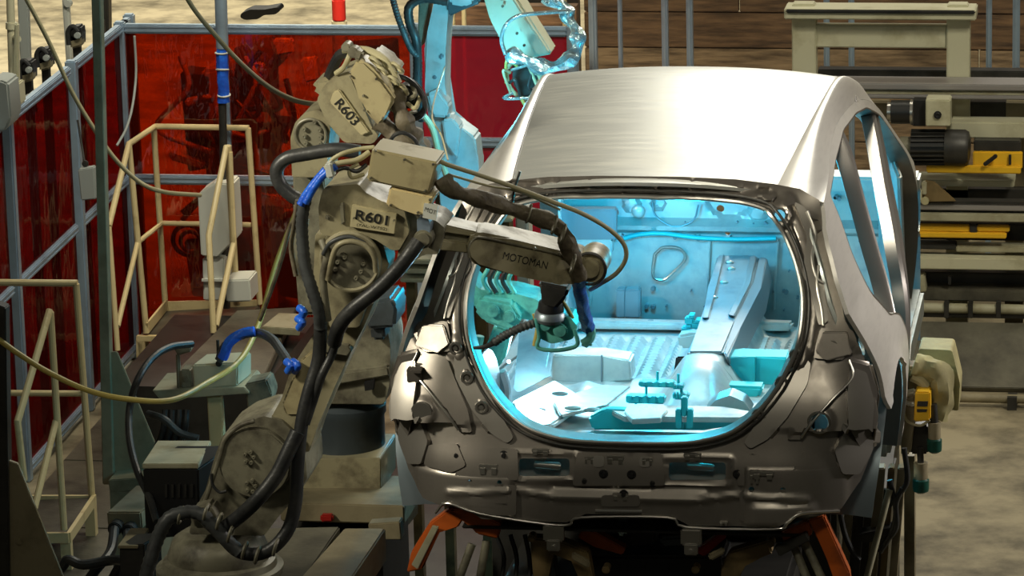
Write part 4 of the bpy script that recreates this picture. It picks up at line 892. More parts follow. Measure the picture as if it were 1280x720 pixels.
# lower edge bright lip
lip = [px2(*q) for q in ((545, 640), (560, 627), (600, 641), (680, 654), (712, 655), (727, 646), (835, 646), (858, 658), (968, 660), (985, 650), (1003, 638), (1050, 636))]
B().tube([V(frear(*q)) + V((0, -.008, 0)) for q in lip], .005, n=4).o('lower_lip', M['flange'], car)
B().tube([V(frear(*px2(*q))) + V((0, -.012, 0)) for q in ((745, 637), (803, 638))], .006).o('bright_strip', M['flange'], car)
# details on the end panel
def onp(px, py, d=0): x, z = px2(px, py); return V((x, YB(x, z) - relief(x, z) - d, z))
for x, y, w_, h_ in ((737, 572, 12, 5), (810, 573, 14, 5), (770, 571, 22, 6), (866, 568, 22, 5), (676, 562, 22, 5), (955, 589, 26, 6), (611, 583, 24, 8), (776, 618, 20, 5), (905, 652, 10, 3), (525, 457, 16, 8), (944, 590, 12, 10)):
    p = onp(x, y, .006); b = B().box(p, (w_ * SC, .014, h_ * SC), bev=.002)
    b.box(p + V((-w_ * SC * .3, -.008, -h_ * SC * .6)), (w_ * SC * .25, .01, h_ * SC)).box(p + V((w_ * SC * .3, -.008, -h_ * SC * .6)), (w_ * SC * .25, .01, h_ * SC)); b.o('clip_bracket', M['flange'], car)
for x, y in ((731, 600), (816, 603), (755, 591), (790, 592), (922, 592), (571, 568), (630, 568), (780, 617)):
    p = onp(x, y, 0); B().cyl(p, p + V((0, -.02, 0)), .011, .007, 12).cyl(p + V((0, -.005, 0)), p + V((0, -.008, 0)), .016, .016, 12).o('stud', M['black'], car)
for x, y in ((995, 443), (977, 478), (948, 518), (571, 433), (585, 470), (603, 507)):
    p = onp(x, y, 0); B().torus(p + V((0, -.004, 0)), .018, .006, seg=20, sg=6).cyl(p, p + V((0, -.008, 0)), .008, seg=12).o('spot_fastener', M['flange'], car)
for x, y, r_ in ((975, 268, 9), (1024, 527, 13), (1040, 433, 8), (532, 417, 8)):
    B().torus(onp(x, y, .002), r_ * SC, .005, seg=24, sg=6).o('hole_rim', M['flange'], car)
B().cyl(onp(528, 514, -.004), onp(528, 514, .006), 14 * SC, seg=28, bev=.003).o('blanking_cap', M['flange'], car)
p = onp(520, 466, .0); B().box(p + V((0, -.02, 0)), (.05, .04, .05), bev=.004).box(p + V((.01, -.035, .02)), (.035, .05, .008)).o('lamp_bracket', M['steel'], car)
# rail seams as raised bright seams
for s_ in (1, -1):
    def mp(q): x, z = px2(*q); return V((s_ * x, YB(x, z) - .022, z))
    B().tube([mp(q) for q in ((1062, 448), (1066, 470), (1040, 498), (1014, 528), (1002, 545))], .0045).o('seam', M['flange'], car)
    B().tube([mp(q) for q in ((1010, 262), (1020, 290), (1016, 320), (1022, 345), (1030, 352))], .0055).o('seam', M['flange'], car)
    B().tube([mp(q) for q in ((1024, 330), (1022, 355), (1028, 385), (1030, 405))], .005).o('seam', M['flange'], car)
    B().prism([mp(q) + V((0, -.01, 0)) for q in ((1030, 412), (1060, 412), (1066, 440), (1034, 448), (1020, 436))], (0, .02, 0), .004).o('corner_plate', M['steel'], car)
    B().prism([V((s_ * abs(p_.x), p_.y, p_.z)) for p_ in (mp(q) for q in ((1060, 445), (1090, 452), (1100, 490), (1094, 540), (1074, 560), (1058, 530), (1070, 480)))], (0, .03, 0), .01).o('lamp_housing', M['steel'], car)
# outer grey skirt from rear panel to side and tow brackets
for x, y in ((692, 655), (864, 660)):
    a = onp(x, y, .0); B().box(a + V((0, .0, -.03)), (.07, .03, .06), bev=.006).box(a + V((0, -.012, -.07)), (.045, .02, .04), bev=.004).cyl(a + V((0, -.03, -.075)), a + V((0, 0, -.075)), .008).o('tow_bracket', M['flange'], car)
for x in (570, 960):
    a = onp(x, 640, -.05)
for s_ in (1, -1):
    rows = []
    for q in R3[9:17]:
        y0 = YB(*q); rows.append([(s_ * q[0], y0 + .002, q[1]), (s_ * (q[0] - .004), y0 + .04, q[1]), (s_ * (q[0] - .03), max(y0 + .06, .20), q[1] - .005), (s_ * (q[0] - .05), .31, q[1])])
    B().loft(rows).solid(.006).o('corner_extension', M['steel'], car)
# behind the slots: reinforcement with light through
B().mm((-.55, .10, .33), (.55, .115, .50)).o('inner_rear_panel', M['inner'], car)
for x, y in ((680, 586), (872, 588)):
    p = onp(x, y, -.05); B().cyl(p + V((-.04, 0, 0)), p + V((.05, 0, -.005)), .013, bev=.004).box(p + V((-.02, .01, .02)), (.04, .02, .02), bev=.004).o('slot_reinforcement', M['flange'], car)

# interior floor
def floor_pan(name, x0, x1, y0, y1, fz, step, m='inner'): return sheet([(x0, y0), (x1, y0), (x1, y1), (x0, y1)], [], lambda x, y: (x, y, fz(x, y)), step, .006).o(name, M[m], car)
def z_boot(x, y):
    z = .29 - .02 * sstep(.25, .3, y) + .05 * sstep(.14, .05, y)
    d = math.hypot((x + .05) / .30, (y - .62) / .26); z -= .07 * sstep(1.05, .9, d)
    z += .02 * math.exp(-((x - .3) / .05) ** 2) + .012 * math.sin(x * 40) * sstep(.3, .1, y)
    return z
floor_pan('boot_floor', -.635, .635, .02, 1.12, z_boot, .03)
B().mm((-.58, .09, .225), (.58, 1.15, .235), .003).o('light_block_tray', M['dark'], car)  # added tray that blocks interior light leaking under the lip
def z_mid(x, y):
    z = .25 - .07 * sstep(1.3, 1.6, y)
    z += .12 * math.exp(-(abs(x - .02) / .11) ** 4) * sstep(1.5, 1.9, y)
    z += .02 * math.exp(-((abs(x) - .42) / .04) ** 2)
    return z
floor_pan('rear_floor', -.72, .72, 1.12, 2.0, z_mid, .03)
def z_front(x, y):
    z = .17 - .06 * sstep(2.1, 2.4, y) + .12 * math.exp(-(abs(x - .02) / .12) ** 4)
    if abs(x) > .17: z += .014 * (1 if math.sin(x * 70) > 0 else -1) * sstep(2.3, 2.4, y) * sstep(3.0, 2.9, y)
    return z
floor_pan('front_floor', -.72, .72, 2.0, 3.15, z_front, .022)
# tunnel piece rising to the dash
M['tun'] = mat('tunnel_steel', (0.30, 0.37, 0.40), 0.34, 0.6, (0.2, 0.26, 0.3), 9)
TP = [(878, 340, 3.25), (945, 316, 3.3)]
def pl3(pts, Y): return [at(x, y, Y=Y if not callable(Y) else Y(x, y)) for x, y in pts]
YT = lambda x, y: 3.25 - (y - 318) * .0095
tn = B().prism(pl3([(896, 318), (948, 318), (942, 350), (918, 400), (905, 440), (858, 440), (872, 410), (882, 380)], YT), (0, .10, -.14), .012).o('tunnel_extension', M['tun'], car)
B().prism([p + V((.004, -.004, 0)) for p in pl3([(947, 320), (958, 322), (950, 360), (924, 410), (908, 446), (903, 440), (917, 400), (941, 350)], YT)], (.01, .10, -.12), .006).o('tunnel_flank', M['innerd'], tn)  # shaded side of the tunnel put into a darker steel
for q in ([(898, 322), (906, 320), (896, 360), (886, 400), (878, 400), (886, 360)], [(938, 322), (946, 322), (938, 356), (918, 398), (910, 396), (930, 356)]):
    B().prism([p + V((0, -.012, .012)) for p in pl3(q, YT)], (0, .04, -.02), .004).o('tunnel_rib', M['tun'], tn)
for x, y in ((912, 328), (914, 336), (905, 353), (892, 372), (885, 386)): 
    p = at(x, y, Y=YT(x, y) - .015); B().ball(p, .014, (1.3, .5, .6)).o('embossment', M['flange'], tn)
# crossmembers
B().prism(pl3([(648, 398), (868, 404), (868, 413), (648, 410)], 3.0), (0, .12, -.02), .01).o('front_crossmember', M['inner'], car)
B().prism(pl3([(910, 401), (990, 404), (988, 414), (910, 413)], 3.0), (0, .12, -.02), .01).o('front_crossmember', M['inner'], car)
# seat crossmember boxes
cyb = mat('cyan_lit_steel', (0.02, 0.50, 0.55), 0.4, 0.2, (0.03, 0.42, 0.48), 5); M['cy'] = cyb  # cyan light on the steel is put into its colour
b1 = B().pr([(690, 443), (752, 445), (788, 450), (790, 476), (735, 480), (690, 481)], 2.1, .12, .008).o('seat_crossmember', M['inner'], car)
B().pr([(751, 444), (753, 444), (753, 481), (751, 481)], 2.09, .01, 0).o('seam', M['innerd'], b1)
b2 = B().pr([(870, 450), (925, 446), (985, 447), (972, 484), (870, 481)], 2.1, .12, .008).o('seat_crossmember', M['cy'], car, 'box crossmember with cyan light painted in')
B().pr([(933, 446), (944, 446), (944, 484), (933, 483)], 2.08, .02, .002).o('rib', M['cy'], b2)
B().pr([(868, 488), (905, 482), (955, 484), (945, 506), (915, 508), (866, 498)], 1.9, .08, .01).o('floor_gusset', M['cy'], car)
B().pr([(845, 446), (868, 446), (868, 466), (842, 466)], 2.25, .01).o('floor_opening', M['void'], car)  # near-black block; the dark of an opening is put into its colour
# boot cross beam with cyan light painted on, hexagon plate, brackets
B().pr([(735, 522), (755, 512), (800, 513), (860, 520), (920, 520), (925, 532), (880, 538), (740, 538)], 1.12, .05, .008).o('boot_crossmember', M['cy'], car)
B().prism([at(x, y, Z=.345) for x, y in ((762, 512), (788, 505), (905, 508), (945, 515), (925, 522), (780, 521))], (0, 0, -.02), .004).o('boot_beam_top', M['inner'], car)
B().prism([at(x, y, Z=.355) for x, y in ((785, 505), (830, 505), (835, 512), (826, 522), (790, 524), (780, 514))], (0, 0, -.02), .003).o('hexagon_plate', M['inner'], car)
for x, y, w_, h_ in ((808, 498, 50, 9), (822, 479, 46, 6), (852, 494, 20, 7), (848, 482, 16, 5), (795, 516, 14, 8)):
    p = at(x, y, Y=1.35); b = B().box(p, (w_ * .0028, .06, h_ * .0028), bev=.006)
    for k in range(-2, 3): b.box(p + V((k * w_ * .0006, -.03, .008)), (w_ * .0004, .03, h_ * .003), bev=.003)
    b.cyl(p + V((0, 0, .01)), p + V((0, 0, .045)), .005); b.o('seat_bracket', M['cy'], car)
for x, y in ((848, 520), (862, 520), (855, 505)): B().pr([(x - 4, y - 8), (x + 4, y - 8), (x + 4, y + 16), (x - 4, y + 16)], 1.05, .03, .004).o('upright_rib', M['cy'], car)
B().pr([(895, 500), (912, 494), (930, 502), (940, 516), (905, 520), (880, 514)], 1.25, .1, .015, rnd=3).o('wheel_tub_mount', M['inner'], car)
for x, y in ((862, 400), (870, 406), (858, 412), (875, 412)): p = at(x, y, Y=2.6); B().box(p, (.035, .04, .03), bev=.005).box(p + V((.01, 0, .02)), (.02, .05, .01)).o('lever_bracket', M['cy'], car)
B().pr([(846, 420), (868, 416), (886, 420), (884, 436), (850, 436)], 2.5, .08, .01).o('lever_mount', M['inner'], car)
# left inner pieces
B().prism([at(x, y, Y=Yq) for x, y, Yq in ((655, 412, 2.1), (700, 398, 2.1), (690, 470, 1.6), (648, 492, 1.3))], (-.03, .05, 0), .006).o('side_reinforcement', M['tun'], car)
B().prism([at(x, y, Y=Yq) for x, y, Yq in ((640, 500, 1.1), (692, 474, 1.6), (735, 500, 1.5), (690, 530, 1.0), (652, 536, .9))], (0, .03, -.03), .008).o('side_reinforcement', M['inner'], car)
B().prism([at(x, y, Y=Yq) for x, y, Yq in ((690, 500, 1.3), (738, 484, 1.7), (790, 482, 1.8), (760, 506, 1.35), (700, 520, 1.1))], (0, .03, -.02), .008).o('floor_reinforcement', M['inner'], car)
B().prism([at(x, y, Y=Yq) for x, y, Yq in ((596, 470, .7), (612, 480, .7), (640, 538, .6), (630, 546, .55), (604, 510, .6))], (0, .05, 0), .006).o('side_reinforcement', M['innerd'], car)
for x, y in ((700, 492), (716, 510), (672, 512), (740, 512)): B().ball(at(x, y, Y=1.2), .02, (1.6, .6, .5)).o('embossment', M['inner'], car)
# firewall
def ff(x, z):
    y = 3.38
    y -= .05 * sstep(.44, .47, z) * sstep(.50, .47, z)
    for cx, cz, r_, h in ((-.42, .56, .035, .03), (-.31, .56, .035, -.03), (.10, .53, .035, .02), (.25, .55, .03, .02)):
        d = math.hypot(x - cx, z - cz); y -= h * sstep(r_, r_ * .7, d)
    d = math.hypot((x + .02) / .10, (z - .57) / .07); y += .02 * sstep(1.0, .85, d)
    d = math.hypot((x - .36) / .07, (z - .3) / .1); y += .03 * sstep(1.05, .8, d)
    return (x, y, z)
pf = lambda px, py: (at(px, py, Y=3.38).x, at(px, py, Y=3.38).z)
fh = [circ(*pf(767, 265), .022), circ(*pf(900, 262), .016), circ(*pf(910, 290), .012), circ(*pf(818, 287), .008)]
sheet([(-.76, .0), (.76, .0), (.76, .68), (-.76, .68)], fh, ff, .014, .006).o('dash_panel', M['inner'], car)
p = at(798, 264, Y=3.3); B().ball(p, .028, (1, .5, 1), 3).o('dash_dome', M['inner'], car)
B().tube(pl3([(815, 252), (820, 270), (842, 283), (866, 276), (873, 256)], 3.33), .004).o('dash_bead', M['innerd'], car)
B().tube(pl3([(780, 298), (800, 293), (830, 292), (870, 297), (920, 299), (970, 298)], 3.34), .010).o('dash_beam', M['cy'], car)
B().tube(pl3([(818, 318), (830, 309), (850, 311), (856, 324), (840, 342), (828, 350), (816, 344), (818, 318)], 3.34), .006).o('dash_bead', M['flange'], car)
for (x0, y0, x1, y1, m_) in ((780, 362, 800, 398, 'innerd'), (770, 362, 782, 398, 'innerd'), (690, 262, 770, 300, 'innerd'), (695, 300, 765, 318, 'inner')):
    B().pr([(x0, y0), (x1, y0), (x1, y1), (x0, y1)], 3.2, .06, .006).o('dash_reinforcement', M[m_], car)
b = B()
for k in range(90):
    x, z = R.uniform(-.66, .66), R.choice([.60, .49, .425, .20, .13, R.uniform(.1, .6)]) + R.uniform(-.006, .006)
    b.cyl((x, 3.37, z), (x, 3.345, z), R.choice([.004, .006, .009]), seg=8)
b.o('weld_studs', M['innerd'], car, kind='stuff')
for x in (-.60, -.12, .16, .30, .60): B().bar((x, 3.36, .12), (x + .02, 3.36, .42), .012, .02, bev=.004).o('dash_bead', M['inner'], car)
for k in range(9):
    x = -.62 + k * .155
    if abs(x) > .15: B().cyl((x, 3.06, at(700, 404, Y=3.06).z + .01), (x, 3.06, at(700, 404, Y=3.06).z + .02), .012, seg=10).o('locating_stud', M['innerd'], car)
B().mm((-.76, 3.3, .64), (.76, 3.44, .70), .01).o('cowl', M['inner'], car)
for s_ in (1, -1): B().mm((s_ * .70, 1.35, .12), (s_ * .78, 3.3, .24), .015).o('sill', M['inner'], car)
B().mm((-.60, .12, .40), (.60, .16, .53), .008).o('rear_inner_lip', M['inner'], car)
for i in range(4):
    x = (-.35, -.12, .12, .35)[i]
for y, z in ((.62, 1.31), (1.5, 1.355), (2.2, 1.30)): B().bar((-.43, y, z), (.43, y, z), .08, .02, bev=.005).o('roof_bow', M['inner'], car)
for s_ in (1,):
    for (x, y, r_) in ((1035, 290, 6), (1040, 320, 6), (1046, 345, 5)):
        pass
# front door inner structure seen through the right windows
B().prism([(.60, 3.2, .95), (.60, 3.2, .25), (.72, 2.9, .25), (.70, 2.9, .8)], (.02, .02, 0), .01).o('cowl_side', M['inner'], car)
for (x, y, r_) in ((1036, 246, 3), (1042, 246, 3), (1049, 248, 4)): pass
# lights inside: the welding arc, plus added key and fill lights
t = thing('arc_spark', ac, 'small white-cyan welding arc at the gun inside the car', 'spark')
B().ball(ac, .006).o('spark', M['arc'], t)
point('arc_inside', at(690, 440, Y=1.45), 13, (0.45, 0.85, 1.0), .03)
o = area('interior_key_fill', (0.05, 2.0, 1.26), (0.05, 2.05, 0.1), .5, .8, 5, (0.50, 0.88, 1.0))  # added key light under the roof, no lamp there
point('dash_fill', (-.30, 2.70, .72), 30, (0.0, 0.58, 1.0), .05)  # added blue fill for the dash
point('opening_fill', (.12, .80, 1.12), 8, (0.0, 0.72, 1.0), .05)  # added cyan fill near the tailgate opening
point('cabin_side_fill', (.45, 2.3, .8), 7, (0.0, 0.65, 1.0), .05)  # added cyan fill on the right of the cabin

# ================================================================== JIG UNDER THE CAR
t = thing('body_carrier', (0, .4, ZF), 'orange and ochre clamping jig carrying the car body from below', 'jig')
YJ = .1
for q in ([(508, 716), (514, 690), (536, 655), (562, 636), (582, 645), (572, 660), (548, 664), (528, 712)], [(556, 640), (580, 634), (626, 655), (622, 674), (596, 668), (580, 650)]):
    B().pr(q, YJ, .05, .005).o('orange_arm', M['orange'], t)
for q in ([(1010, 650), (1030, 645), (1062, 716), (1064, 740), (1046, 740), (1036, 700)], [(975, 666), (1010, 652), (1016, 668), (982, 684)]):
    B().pr(q, YJ, .05, .005).o('orange_arm', M['orange'], t)
B().pr([(514, 706), (540, 658), (548, 660), (522, 712)], YJ - .03, .02, .002).o('pale_strip', M['box'], t)
for q in ([(728, 662), (742, 664), (782, 686), (778, 694), (742, 684), (722, 672)], [(868, 690), (904, 664), (908, 672), (880, 696)], [(820, 648), (850, 652), (845, 664), (826, 664)]):
    B().pr(q, YJ + .15, .05, .004).o('red_clamp', M['orange'] if q[0][0] < 800 else M['red'], t)
for q in ([(662, 672), (700, 676), (735, 690), (742, 730), (728, 740), (716, 700), (690, 690), (684, 740), (668, 740)], [(912, 690), (960, 676), (966, 692), (930, 706), (915, 740), (900, 740), (902, 706)]):
    B().pr(q, YJ + .05, .06, .006).o('ochre_plate', M['ochre'], t)
for q in ((757, 713), (869, 713), (664, 674), (963, 680)): B().disc(q[0], q[1], YJ, 5, .05).o('pivot_pin', M['ochre'], t)
B().pr([(735, 695), (905, 695), (910, 745), (728, 745)], YJ + .2, .2, .01).pr([(782, 645), (822, 646), (820, 680), (790, 684), (765, 660)], YJ + .25, .1, .01).o('centre_housing', M['black'], t)
B().pr([(715, 690), (738, 702), (735, 712), (714, 700)], YJ - .02, .02).o('pale_block', M['olive'], t); B().pr([(884, 694), (904, 684), (906, 692), (888, 702)], YJ - .02, .02).o('pale_block', M['olive'], t)
B().pr([(824, 672), (858, 670), (862, 682), (826, 684)], YJ + .12, .1, .01).o('cylinder_head', M['robotb'], t)
for (a, b) in (((992, 682), (1018, 745)), ((1006, 678), (1038, 745)), ((590, 680), (566, 745)), ((608, 676), (596, 745))):
    B().cyl(at(*a, Y=YJ + .03), at(*b, Y=YJ - .02), .014).o('cylinder_rod', M['robotg'], t)
B().pr([(968, 684), (1008, 666), (1012, 676), (974, 696)], YJ - .03, .03, .003).o('clamp_pad', M['dark'], t)
B().pr([(768, 646), (788, 648), (782, 672), (770, 670)], YJ + .1, .03, .01).o('spatter_block', M['foil'], t)
B().mm((-.5, .25, -.998), (.5, 2.8, -.05), .02).o('carrier_base', M['dark'], t)
B().mm((-.62, .9, -.3), (.62, 1.1, .08), .02).o('carrier_beam', M['dark'], t)
B().mm((-.62, 2.6, -.3), (.62, 2.8, .05), .02).o('carrier_beam', M['dark'], t)
for k in range(5):
    x = 620 + k * 8; B().tube([at(620 + k * 18, 668, Y=YJ + .2), at(630 + k * 16, 700, Y=YJ + .18), at(622 + k * 20, 740, Y=YJ + .15)], .008).o('hose', M['rubber'], t)

t = thing('side_column', (.80, .9, ZF), 'olive steel column with hanging cables right under the car corner', 'column')
for (x0, x1, m_) in ((1052, 1062, 'olive'), (1068, 1076, 'dark'), (1086, 1098, 'olive'), (1102, 1110, 'ochre'), (1114, 1124, 'olive')):
    B().pr([(x0 + 8, 585), (x1 + 8, 585), (x1 - 6, 760), (x0 - 6, 760)], 1.0, .06, .004).o('upright', M[m_], t)
B().pr([(1066, 620), (1108, 612), (1096, 760), (1056, 760)], 1.12, .03, .004).o('back_plate', M['dark'], t)  # dark panel added for the shade between the uprights
B().pr([(1074, 668), (1114, 660), (1118, 672), (1078, 680)], .95, .08, .004).o('cross_bracket', M['dark'], t)
B().cyl(at(1112, 612, Y=.92), at(1080, 735, Y=.85), .012).o('rod', M['box'], t)
for q in ([(1050, 640), (1056, 668), (1066, 690), (1074, 700)], [(1130, 560), (1134, 600), (1122, 620), (1108, 636), (1104, 650)], [(1112, 600), (1120, 640), (1112, 670), (1100, 690)], [(1128, 610), (1120, 630), (1120, 660), (1104, 680)]):
    B().tube([at(x, y, Y=.93) for x, y in q], .01).o('cable', M['rubber'], t)

YR = 1.3
t = thing('side_gun_unit', at(1150, 560, Y=YR) - V((0, 0, .2)), 'covered welding gun unit with yellow box and green cups beside the car right side', 'machine')
B().pr([(1148, 436), (1190, 438), (1192, 446), (1200, 480), (1198, 514), (1186, 512), (1182, 480), (1150, 462)], YR + .1, .16, .02, rnd=3).o('dust_cover', M['bag'], t)
B().tube([at(x, y, Y=YR) for x, y in ((1142, 456), (1160, 462), (1176, 470), (1178, 500), (1170, 520))], .045, wob=.35, seg=14).o('cover_fold', M['bag'], t)
B().pr([(1144, 490), (1163, 490), (1163, 526), (1142, 528)], YR - .1, .1, .006).o('yellow_box', M['yellow'], t)
B().pr([(1147, 502), (1160, 502), (1159, 508), (1146, 508)], YR - .106, .01, 0).pr([(1146, 512), (1159, 512), (1158, 515), (1146, 515)], YR - .106, .01, 0).o('box_label', M['dark'], t)
B().pr([(1126, 498), (1143, 494), (1143, 530), (1138, 568), (1126, 570)], YR - .05, .12, .006).o('manifold', M['olive'], t)
for k in range(3): B().disc(1132 + k * 4, 504 + k, YR - .06, 3, .02).o('port', M['white'], t)
B().pr([(1140, 530), (1160, 532), (1160, 568), (1138, 568)], YR - .02, .1, .006).o('actuator', M['dark'], t)
for (x, y0, y1, r_) in ((1168, 528, 566, .027), (1151, 582, 616, .03)):
    a = at(x, y1, Y=YR - .05); B().lathe(a, [(.5 * r_, 0), (.95 * r_, .008), (r_, .02), (r_, .05), (r_ * .8, .056)]).o('green_cup', M['green'], t)
    B().cyl(a + V((0, 0, .055)), a + V((0, 0, .115)), r_ * .85).o('cup_body', M['olive'], t)
B().cyl(at(1151, 582, Y=YR - .05), at(1150, 560, Y=YR - .05), .012).o('pipe', M['dark'], t); B().cyl(at(1168, 530, Y=YR - .05), at(1166, 505, Y=YR - .05), .015).o('pipe', M['dark'], t)
B().tube([at(x, y, Y=YR - .08) for x, y in ((1128, 510), (1134, 526), (1150, 532), (1162, 525))], .005).o('hose', M['rope'], t); B().tube([at(x, y, Y=YR - .02) for x, y in ((1140, 470), (1150, 475), (1158, 484))], .02).o('hose', M['rope'], t)
B().mm(at(1130, 570, Y=YR + .05), (at(1142, 570, Y=YR).x, YR + .12, ZF)).o('support_post', M['olive'], t)
B().pr([(1128, 460), (1150, 458), (1152, 492), (1130, 494)], YR + .05, .1, .01).o('motor', M['ochre'], t)

# ================================================================== RIGHT BACKGROUND MACHINERY
def bpx(x0, y0, x1, y1, Y, d, m, parent, nm, bev=.006, x1w=None, **k):
    a = at(x0, (y0 + y1) / 2, Y=Y); b = at(x1, (y0 + y1) / 2, Y=Y); xm = (x0 + x1) / 2
    zt_, zb_ = at(xm, y0, Y=Y).z, at(xm, y1, Y=Y).z
    return B().mm((a.x, Y, zb_), (b.x if x1w is None else x1w, Y + d, zt_), bev).o(nm, M[m], parent, **k)
YK = 9.3
t = thing('gantry_frame', (.5, YK + .3, ZF), 'pale cream portal frame standing over the conveyor, upper right', 'frame')
bpx(990, 18, 1020, 160, YK + .3, .12, 'creamw', t, 'upright'); bpx(1183, 18, 1212, 156, YK + .3, .12, 'creamw', t, 'upright')
for x in (1005, 1197): p = at(x, 150, Y=YK + .35); B().mm((p.x - .06, YK + .3, ZF), (p.x + .06, YK + .42, p.z)).o('foot', M['creamw'], t)
bpx(980, 12, 1220, 25, YK + .22, .2, 'creamw', t, 'top_beam'); bpx(982, 13, 1219, 17, YK + .2, .02, 'dark', t, 'rail_strip')
bpx(990, 5, 1018, 12, YK + .3, .1, 'creamw', t, 'cap'); bpx(1184, 6, 1210, 12, YK + .3, .1, 'creamw', t, 'cap')
bpx(1018, 32, 1184, 60, YK + .32, .08, 'creamw', t, 'cross_beam')
t = thing('conveyor', (1.4, YK + .2, ZF), 'long roller conveyor with pale beams and rails across the right background', 'conveyor')
XR = 3.2
bpx(1022, 88, 1290, 101, YK + .5, .1, 'dark', t, 'brush_strip', x1w=XR)
for k in range(46):
    x = 1030 + k * 5.6; bpx(x, 100, x + 3.4, 104, YK + .49, .03, 'creamw', t, 'brush_tooth', 0)
bpx(1000, 105, 1290, 113, YK + .1, .2, 'aluw', t, 'upper_rail', x1w=XR); bpx(1000, 113, 1290, 119, YK + .12, .2, 'box', t, 'upper_rail', x1w=XR); bpx(1000, 119, 1290, 124, YK + .1, .1, 'aluw', t, 'upper_rail', x1w=XR)
bpx(1210, 128, 1290, 152, YK + .4, .1, 'dark', t, 'back_plate', x1w=XR)
bpx(1188, 153, 1290, 173, YK + .1, .15, 'creamw', t, 'side_beam', x1w=XR)
bpx(1080, 225, 1268, 233, YK + .1, .2, 'creamw', t, 'side_beam')
bpx(1080, 236, 1290, 252, YK + .3, .15, 'dark', t, 'back_plate', x1w=XR)
bpx(1060, 255, 1290, 263, YK - .05, .15, 'aluw', t, 'main_rail', x1w=XR); bpx(1060, 263, 1290, 267, YK - .02, .12, 'dark', t, 'main_rail', x1w=XR); bpx(1060, 267, 1290, 277, YK - .06, .12, 'box', t, 'main_rail', x1w=XR)
bpx(1080, 279, 1290, 300, YK + .2, .1, 'dark', t, 'back_plate', x1w=XR)
bpx(1140, 305, 1195, 312, YK, .1, 'dark', t, 'slide'); bpx(1195, 308, 1290, 316, YK, .1, 'box', t, 'slide', x1w=XR)
bpx(1060, 322, 1290, 337, YK - .05, .12, 'creamw', t, 'lower_beam', x1w=XR)
bpx(1060, 340, 1290, 362, YK + .15, .2, 'dark', t, 'back_plate', x1w=XR); bpx(1060, 362, 1290, 376, YK, .2, 'plate', t, 'shelf', x1w=XR)
B().cyl(at(1060, 383, Y=YK - .1), V((XR, YK - .1, at(1200, 386, Y=YK - .1).z)), .028).o('return_pipe', M['box'], t)
bpx(1060, 391, 1290, 397, YK - .1, .1, 'dark', t, 'return_rail', x1w=XR)
bpx(1060, 252, 1290, 256, YK - .05, .1, 'dark', t, 'main_rail', x1w=XR)
for x in (1100, 1268): p = at(x, 300, Y=YK + .4); B().mm((p.x - .05, YK + .38, ZF), (p.x + .05, YK + .48, at(x, 128, Y=YK + .4).z)).o('leg', M['olive'], t)
for x in (1210, 1180, 1245): bpx(x, 378, x + 6, 398, YK - .14, .05, 'dark', t, 'clamp', .003)
B().pr([(1136, 345), (1156, 345), (1158, 365), (1140, 368)], YK - .05, .1, .006).disc(1145, 350, YK - .06, 5, .05).o('guide_block', M['box'], t)
bpx(1185, 346, 1189, 356, YK - .02, .03, 'black', t, 'stop_pin', .002)
t = thing('floor_cover', (1.4, YK - .5, ZF), 'dark riveted floor cover plates in front of the conveyor', 'cover plate')
a, b_ = at(1200, 402, Y=YK - .12), at(1200, 486, Z=ZF + .02)
B().prism([(-.2, YK - .12, a.z), (XR, YK - .12, a.z), (XR, b_.y, ZF + .03), (-.2, b_.y, ZF + .03)], (0, .02, -.03), .004).o('slope_plate', M['plate'], t)
t = thing('floor_pipe', at(1230, 500, Z=ZF), 'low dark pipe rail lying on the concrete before the conveyor', 'pipe')
p = at(1190, 497, Z=ZF + .05); B().cyl((.2, p.y, ZF + .05), (XR, p.y, ZF + .05), .025).o('pipe', M['olive'], t)
for x in (.9, 1.9, 2.8): B().mm((x, p.y - .05, ZF), (x + .05, p.y + .05, ZF + .07)).o('saddle', M['dark'], t)
t = thing('electric_motor', at(1180, 208, Y=YK - .15), 'black finned electric motor lying on the conveyor, right of the car', 'motor')
c0, c1, c2 = at(1139, 184, Y=YK), at(1181, 184, Y=YK), at(1217, 185, Y=YK); rr = .098
b = B().cyl(c0, c1, rr * .88, seg=32)
b.o('core', M['black'], t)
for k in range(22):
    a = 2 * PI * k / 22; d = V((0, math.cos(a), math.sin(a))); B().bar(c0 + d * rr * .92, c1 + d * rr * .92, .006, .02, up=d).o('cooling_fin', M['dark'], t)
B().lathe(c1, [(rr, 0), (rr * 1.02, .02), (rr * 1.02, .11), (rr * .9, .13), (rr * .5, .14)], axis=(c2 - c1)).o('fan_cowl', M['dark'], t)
B().cyl(c0 - V((.06, 0, 0)), c0, rr * .6).o('shaft_housing', M['robotg'], t)
t = thing('drive_coupling', at(1130, 155, Y=YK), 'black and bright shaft coupling above the motor', 'coupling')
ca, cb = at(1114, 140, Y=YK - .05), at(1138, 140, Y=YK - .05)
B().cyl(ca, cb, .065).o('drum', M['black'], t); B().cyl(cb, cb + V((.015, 0, 0)), .07).o('ring', M['flange'], t); B().cyl(ca - V((.02, 0, 0)), ca, .055).o('ring', M['flange'], t)
bpx(1140, 126, 1158, 158, YK - .02, .1, 'black', t, 'dark_box'); cb_ = bpx(1157, 125, 1188, 158, YK - .08, .14, 'creamw', t, 'bearing_block'); bolts([(1172, 144)], YK - .08, 5, cb_, M['black'])
t = thing('yellow_guard', at(1245, 218, Y=YK - .1), 'upper yellow guard plate right of the motor', 'guard')
bpx(1216, 190, 1278, 211, YK, .04, 'yellow', t, 'plate'); bpx(1158, 208, 1276, 217, YK - .03, .04, 'yellow', t, 'bar')
